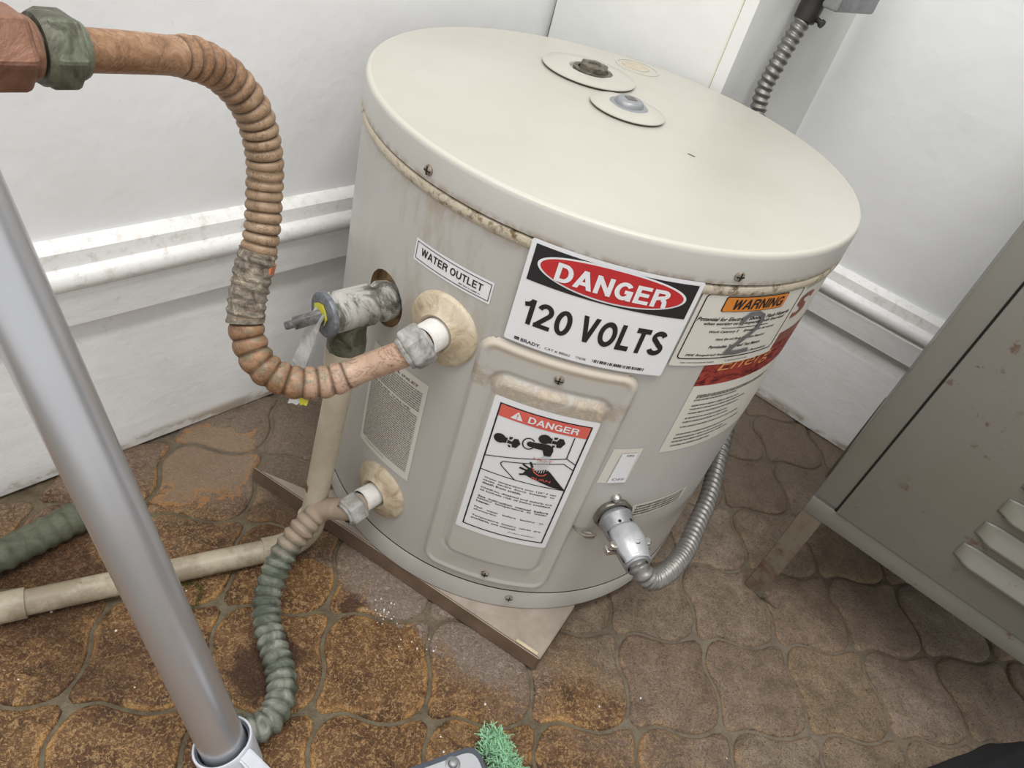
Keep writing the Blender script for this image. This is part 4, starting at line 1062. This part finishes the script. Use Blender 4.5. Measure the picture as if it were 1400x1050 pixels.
cp_ = spline(cpts, .0006); Sc = [0]
for a, b in zip(cp_, cp_[1:]): Sc.append(Sc[-1]+(b-a).length)
def r_c(s, t):
    p_ = .0046+.0030*min(1, max(0, (s-.06)/.08))
    return .0092+.0011*math.sin(r_c.ph(s)+t)
_phs = []; acc = 0
for i, s in enumerate(Sc):
    p_ = .0050+.0032*min(1, max(0, (s-.06)/.08)); acc += 2*PI*((s-Sc[i-1]) if i else 0)/p_; _phs.append(acc)
r_c.ph = lambda s: _phs[min(len(_phs)-1, bisect.bisect_left(Sc, s-1e-7))]
bm = BM(); tube(bm, cp_, r_c, 20)
obj('spiral_armour', bm, M_steel_d, FC)
bm = BM(); pe = Vector((.1705, .269, .575)); de = Vector((.10, .10, 1)).normalized()
lathe(bm, pe, de, [(-.012, .0100), (-.010, .0125), (.002, .0135), (.014, .0135), (.016, .0148), (.026, .0148), (.034, .0148), (.036, .012)], 24, up=(1, 0, 0))
obj('end_connector', bm, M_black, FC, label='black connector at the top of the conduit')
bm = BM(); lathe(bm, pe+Vector((.0145, -.006, -.006)), Vector((.6, -.6, -.2)), [(-.004, .003), (.002, .003), (.003, .0045), (.006, .0045), (.006, 0)], 14)
obj('clamp_screw', bm, M_black, FC)
sd = (C_-B).normalized(); sn = Vector((sd.y, -sd.x, 0))
JB = BM(); jc = Vector((.197, .305, .626)); Mj = Matrix(((sd.x, sn.x, 0, jc.x), (sd.y, sn.y, 0, jc.y), (0, 0, 1, jc.z), (0, 0, 0, 1)))
box(JB, -.048, .056, -.0115, .032, -.0425, .05, Mj, .004)
jb = obj('junction_box', JB, M_cast); tag(jb, 'grey metal junction box on the pier side at the top edge, above the conduit', 'electrical box')
# ground wire beside the connector
GW = BM(); w0 = cyl(-69.6, .1690, R+.002)
tube(GW, spline([cyl(-70.4, .1725, R+.0015), w0, cyl(-68.0, .1655, R+.006), cyl(-66.2, .1660, R+.009), cyl(-64.6, .1690, R+.010)], .001), lambda s, t: .0011, 8)
tube(GW, spline([cyl(-67.2, .1630, R+.003), cyl(-66.4, .1605, R+.006), cyl(-65.2, .1615, R+.008), cyl(-64.8, .166, R+.009), cyl(-66, .168, R+.007), cyl(-67.2, .1645, R+.004)], .001), lambda s, t: .0017, 8)
gw = obj('ground_wire', GW, mk_corrode('dull_wire', [(.3, rgb(104, 96, 84)), (.7, rgb(156, 148, 134))], .5, .3, 100, .2)); tag(gw, 'short looped bare ground wire beside the conduit connector', 'wire')

# ------------------------------------------------------------------ metal locker
aF = math.radians(-29.4); dF = Vector((math.cos(aF), math.sin(aF), 0)); F0 = Vector((.4375, -.1225, 0))-dF*.1125
LK = empty('locker', F0+dF*.2, 'grey-green metal locker with louvred door on legs at the right', 'locker')
nF = Vector((dF.y, -dF.x, 0))                                                # front faces the room
def LM(): return Matrix(((dF.x, -nF.x, 0, F0.x), (dF.y, -nF.y, 0, F0.y), (0, 0, 1, 0), (0, 0, 0, 1)))   # local x along the front, y into the locker
ML = LM(); W, DEP, ZB, ZT = .40, .33, .152, .72
bm = BM(); box(bm, .0008, W-.0008, .003, DEP, ZB+.003, ZT, ML)
obj('body', bm, M_lock, LK, smooth=False)
bm = BM(); box(bm, 0, .0265, -.0005, .012, ZB+.0275, ZT, ML, .0008)
obj('frame_post', bm, M_lock, LK)
bm = BM(); box(bm, W-.0265, W, -.0005, .012, ZB, ZT, ML, .0008)
obj('frame_post', bm, M_lock, LK)
bm = BM(); box(bm, 0, W-.0268, -.0006, .014, ZB, ZB+.0228, ML, .0008)
obj('frame_rail', bm, M_lock, LK)
# door with louvres pressed out of it
bm = BM(); dx0, dx1, dz0, dz1 = .0285, W-.0285, ZB+.0247, ZT-.03
box(bm, dx0, dx1, -.0035, .004, dz0, dz1, ML, .0008)
dr = obj('door', bm, M_lock, LK)
bm = BM(); box(bm, .0262, .0288, .0002, .0028, ZB+.02, ZT-.02, ML); box(bm, .026, W-.026, .0002, .0028, ZB+.0215, ZB+.0250, ML)
obj('door_gap', bm, M_dark, LK, smooth=False)
for k in range(11):
    z = .2165+.0335*k; bm = BM(); nx, ny = 24, 8; x0, x1 = .1340, .2660; G = []
    for a in range(nx+1):
        row = []; u = a/nx; env = min(1, min(u, 1-u)/.12); env = env*env*(3-2*env)
        for b in range(ny+1):
            v = b/ny; dep = .0075*env*(1-v)**.9
            zz = z+.0215*v*(.82+.18*env)+(1-env)*.0015
            row.append(bm.verts.new(ML @ Vector((x0+(x1-x0)*u, -.0037-dep, zz))))
        G.append(row)
    for a in range(nx):
        for b in range(ny): bm.faces.new((G[a][b], G[a+1][b], G[a+1][b+1], G[a][b+1]))
    bmesh.ops.recalc_face_normals(bm, faces=bm.faces)
    lo_ = obj('louvre', bm, M_lock, dr); so = lo_.modifiers.new('s', 'SOLIDIFY'); so.thickness = .0010
    bm = BM(); box(bm, x0+.006, x1-.006, -.0042, -.0030, z-.001, z+.004, ML); obj('louvre_slot', bm, M_dark, lo_, smooth=False)
def lleg(x, y, sx, sy):
    bm = BM(); w_ = .0245
    prof = [(0, 0), (w_, 0), (w_, .0022), (.0022, .0022), (.0022, w_), (0, w_)]
    lo = [bm.verts.new(ML @ Vector((x+sx*a, y+sy*b, .0006))) for a, b in prof]; hi = [bm.verts.new(ML @ Vector((x+sx*a, y+sy*b, ZB+.004))) for a, b in prof]
    for i in range(6): bm.faces.new((lo[i], lo[(i+1) % 6], hi[(i+1) % 6], hi[i]))
    bm.faces.new(lo); bm.faces.new(hi); bmesh.ops.recalc_face_normals(bm, faces=bm.faces)
    bmesh.ops.bevel(bm, geom=list(bm.edges), offset=.0004, segments=1, affect='EDGES')
    return obj('leg', bm, M_lockleg, LK, smooth=False)
l1 = lleg(-.0004, .0004, 1, 1); lleg(W+.0004, .0004, -1, 1); lleg(-.0004, DEP, 1, -1); lleg(W+.0004, DEP, -1, -1)
bm = BM(); box(bm, .026, .046, .001, .0032, .0006, .0040, ML, .0004); box(bm, .0235, .030, .001, .012, .0005, .012, ML, .0004)
obj('foot_tab', bm, M_lockleg, l1, label='rusty bent tab at the foot of the leg')

# ------------------------------------------------------------------ aluminium pole
PO = empty('aluminium_pole', (-.137, -.449, 0), 'slanting satin aluminium pole in the left foreground with a pale collar at its foot', 'pole')
p1 = Vector((-.158, -.4434, .058)); p2 = Vector((-.2777, -.4092, .3858)); pd = (p2-p1).normalized()
bm = BM(); lathe(bm, p1-pd*.038, pd, [(0, 0), (0, .0180), (1.04, .0180), (1.04, 0)], 64)
obj('tube', bm, M_alu, PO)
bm = BM(); lathe(bm, p1-pd*.050, pd, [(0, .0150), (0, .0232), (.030, .0236), (.0350, .0240), (.0365, .0236), (.0365, .0220), (.0330, .0214), (.0, .0206)], 56)
obj('collar', bm, M_white_pl, PO, label='pale grey plastic collar')
bm = BM(); lathe(bm, p1-pd*.046, pd, [(.020, .0185), (.030, .0200), (.030, .0212), (.020, .0212)], 48)
obj('collar_liner', bm, M_case_d, PO, label='dark liner inside the collar')
bm = BM(); rt = Vector((.95, -.25, 0)); cc = p1-pd*.030
x_ = (rt-pd*rt.dot(pd)).normalized(); y_ = pd.cross(x_); Mc = Matrix(((x_.x, y_.x, pd.x, cc.x), (x_.y, y_.y, pd.y, cc.y), (x_.z, y_.z, pd.z, cc.z), (0, 0, 0, 1)))
v8 = [Mc @ Vector(c) for c in ((.020, -.007, -.014), (.046, -.007, -.014), (.020, .007, -.014), (.046, .007, -.014), (.020, -.006, .016), (.0265, -.006, .012), (.020, .006, .016), (.0265, .006, .012))]
v = [bm.verts.new(c) for c in v8]
for f in ((0, 1, 3, 2), (4, 6, 7, 5), (0, 4, 5, 1), (2, 3, 7, 6), (0, 2, 6, 4), (1, 5, 7, 3)): bm.faces.new([v[i] for i in f])
bmesh.ops.recalc_face_normals(bm, faces=bm.faces); bmesh.ops.bevel(bm, geom=list(bm.edges), offset=.0015, segments=2, affect='EDGES')
obj('collar_clip', bm, M_white_pl, PO)

# ------------------------------------------------------------------ things at the near edge
def rr2(bm, pts, z0, z1, r_, rt_, M=None):
    """rounded convex polygon slab; pts counter-clockwise."""
    n = len(pts); out = []
    for i in range(n):
        a, b, c = Vector(pts[i-1]), Vector(pts[i]), Vector(pts[(i+1) % n]); u = (a-b).normalized(); w_ = (c-b).normalized()
        for k in range(7):
            t = k/6; p = (b+u*r_)*(1-t)**2+b*2*t*(1-t)+(b+w_*r_)*t*t; out.append(p)
    ctr_ = sum(out, Vector((0, 0)))/len(out)
    rings = []
    for z, sh in ((z0, 0), (z1-rt_, 0), (z1-rt_*.3, rt_*.3), (z1, rt_)):
        rings.append([bm.verts.new((p.x-(p-ctr_).normalized().x*sh, p.y-(p-ctr_).normalized().y*sh, z)) for p in out])
    m = len(out)
    for A_, B_ in zip(rings, rings[1:]):
        for i in range(m): bm.faces.new((A_[i], A_[(i+1) % m], B_[(i+1) % m], B_[i]))
    bm.faces.new(rings[0][::-1]); bm.faces.new(rings[-1]); bmesh.ops.recalc_face_normals(bm, faces=bm.faces)
CS = empty('plastic_case', (.01, -.45, 0), 'grey flat plastic case with a dark rim and a round stud at the bottom edge', 'case')
cr = Vector((.0500, -.3815)); e1 = Vector((-.055, -.040)).normalized(); e2 = Vector((.028, -.036)).normalized()
L1, L2 = .115, .10
bm = BM(); rr2(bm, [cr, cr+e1*L1, cr+e1*L1+e2*L2, cr+e2*L2], .004, .0465, .014, .003)
obj('case_body', bm, M_case_d, CS, label='dark blue-grey lower shell')
ci = cr+e1*.006+e2*.006
bm = BM(); rr2(bm, [ci, ci+e1*(L1-.012), ci+e1*(L1-.012)+e2*(L2-.012), ci+e2*(L2-.012)], .046, .0505, .012, .0012)
obj('top_plate', bm, M_case, CS, label='light grey top plate')
bm = BM(); sp = cr+e1*.0285+e2*.030
lathe(bm, (.0335, -.4075, .0500), (0, 0, 1), [(0, .0062), (.0006, .0066), (.0012, .0058), (.0012, .0040), (-.001+.0015, .0036), (.004, .0034), (.0046, .0026), (.0046, 0)], 28)
obj('stud', bm, M_cast, CS)
# green microfibre clump beside it
random.seed(11); MF = BM()
cpts_ = [Vector((.0655, -.3600, .018)), Vector((.074, -.3690, .020)), Vector((.083, -.3800, .020)), (Vector((.092, -.3930, .018))), Vector((.100, -.4080, .016))]
for k in range(3000):
    f = random.random()*(len(cpts_)-1.001); i = int(f); p = cpts_[i].lerp(cpts_[i+1], f-i)
    d = Vector((random.gauss(0, 1), random.gauss(0, 1), abs(random.gauss(0, .9))+.1)).normalized()
    b0 = p+Vector((max(-.011, min(.011, random.gauss(0, .0058))), max(-.011, min(.011, random.gauss(0, .0058))), random.uniform(-.012, .005))); ln = random.uniform(.003, .0075); bend = Vector((random.uniform(-1, 1), random.uniform(-1, 1), random.uniform(-.6, .4)))*.004
    rings = []; x_, y_, _ = frame(d)
    for a in range(4):
        t = a/3; q_ = b0+d*ln*t+bend*t*t; r_ = .00072*(1-.2*t); q_.z = max(q_.z, .0015)
        rings.append([MF.verts.new(q_+(x_*math.cos(c)+y_*math.sin(c))*r_) for c in (0, 2.09, 4.19)])
    for A_, B_ in zip(rings, rings[1:]):
        for i in range(3): MF.faces.new((A_[i], A_[(i+1) % 3], B_[(i+1) % 3], B_[i]))
    MF.faces.new(rings[-1])
mf = obj('microfibre_pad', MF, M_plush, angle=80); tag(mf, 'fluffy mint green microfibre pad sticking out beside the grey plastic case', 'cleaning pad')
# black cloth in the lower right corner
CB = BM(); nx, ny = 60, 44; G = []
cx0 = Vector((.4965, -.2605, 0)); u_ = Vector((.85, .53, 0)).normalized(); v_ = Vector((.53, -.85, 0)).normalized()
for a in range(nx+1):
    row = []
    for b in range(ny+1):
        t = b/ny; s = -.16+.30*a/nx; al = PI*t
        rr_ = .073*(1+.10*nz(s*9, t*3, 1)+.05*nz(s*25, t*9, 2)); fold = .006*math.sin(s*45+t*7)*math.sin(al)
        row.append(CB.verts.new(cx0+u_*s+v_*(.075-math.cos(al)*(rr_+fold))+Vector((0, 0, .001+max(0, math.sin(al))*(rr_*1.05+fold)))))
    G.append(row)
for a in range(nx):
    for b in range(ny): CB.faces.new((G[a][b], G[a+1][b], G[a+1][b+1], G[a][b+1]))
CB.faces.new([r_[0] for r_ in G]+[r_[-1] for r_ in G[::-1]])
CB.faces.new(G[0]); CB.faces.new(G[-1][::-1])
bmesh.ops.recalc_face_normals(CB, faces=CB.faces)
cb_ = obj('fabric_bag', CB, M_cloth, angle=70); tag(cb_, 'black soft fabric bundle lying on the stones in the lower right corner', 'fabric')
# crumbs, moss tuft
random.seed(5); CRB = BM()
for (x, y, n_, sp_) in ((.060, -.318, 2, .010), (-.075, -.262, 22, .018), (-.03, -.285, 10, .02), (-.30, -.30, 4, .05), (.03, -.39, 2, .03), (.25, -.30, 3, .09), (-.33, -.40, 4, .06)):
    for k in range(n_):
        c = Vector((x+random.gauss(0, sp_*.5), y+random.gauss(0, sp_*.35), .0008)); r_ = random.uniform(.0006, .0014)
        bmesh.ops.create_icosphere(CRB, subdivisions=1, radius=r_, matrix=Matrix.Translation(c) @ Matrix.Diagonal((1, random.uniform(.6, 1.4), .6, 1)))
cr_ = obj('mineral_crumbs', CRB, plain('white_crumb', rgb(214, 208, 200), .6)); tag(cr_, 'scattered tiny white mineral crumbs on the stones', 'debris', kind='stuff')
MS = BM()
for k in range(260):
    t = random.uniform(-.6, 1.9); c = Vector((-.262+.013*math.cos(t*1.6), -.313+.016*math.sin(t*1.6), .001))+Vector((random.gauss(0, .0018), random.gauss(0, .0018), 0))
    d = Vector((random.gauss(0, .7), random.gauss(0, .7), 1)).normalized(); s_ = Vector((random.gauss(0, 1), random.gauss(0, 1), 0)).normalized()*.0007; h_ = random.uniform(.0012, .0032)
    MS.faces.new([MS.verts.new(c-s_), MS.verts.new(c+s_), MS.verts.new(c+d*h_)])
ms = obj('moss', MS, plain('moss_green', rgb(84, 88, 34), .9), smooth=False); tag(ms, 'small curved tuft of green moss in the joint right of the pole', 'moss', kind='stuff')
# white paper tag hanging under the copper bend
PT = BM(); pc_ = Vector((-.1790, -.2790, .2830))
ribbon(PT, [pc_+Vector((0, 0, .002)), pc_+Vector((.001, -.001, -.003)), pc_+Vector((-.001, -.002, -.007))], (1, .2, 0), .012, .007, .0003)
pt = obj('paper_tag', PT, M_pw, CP, label='torn white paper scrap under the bend')
PT = BM(); ribbon(PT, [pc_+Vector((.007, 0, .001)), pc_+Vector((.008, -.001, -.002)), pc_+Vector((.008, -.002, -.005))], (1, .2, 0), .008, .005, .0003)
obj('tag_remnant', PT, M_yellow, CP, label='yellow tag scrap under the bend')
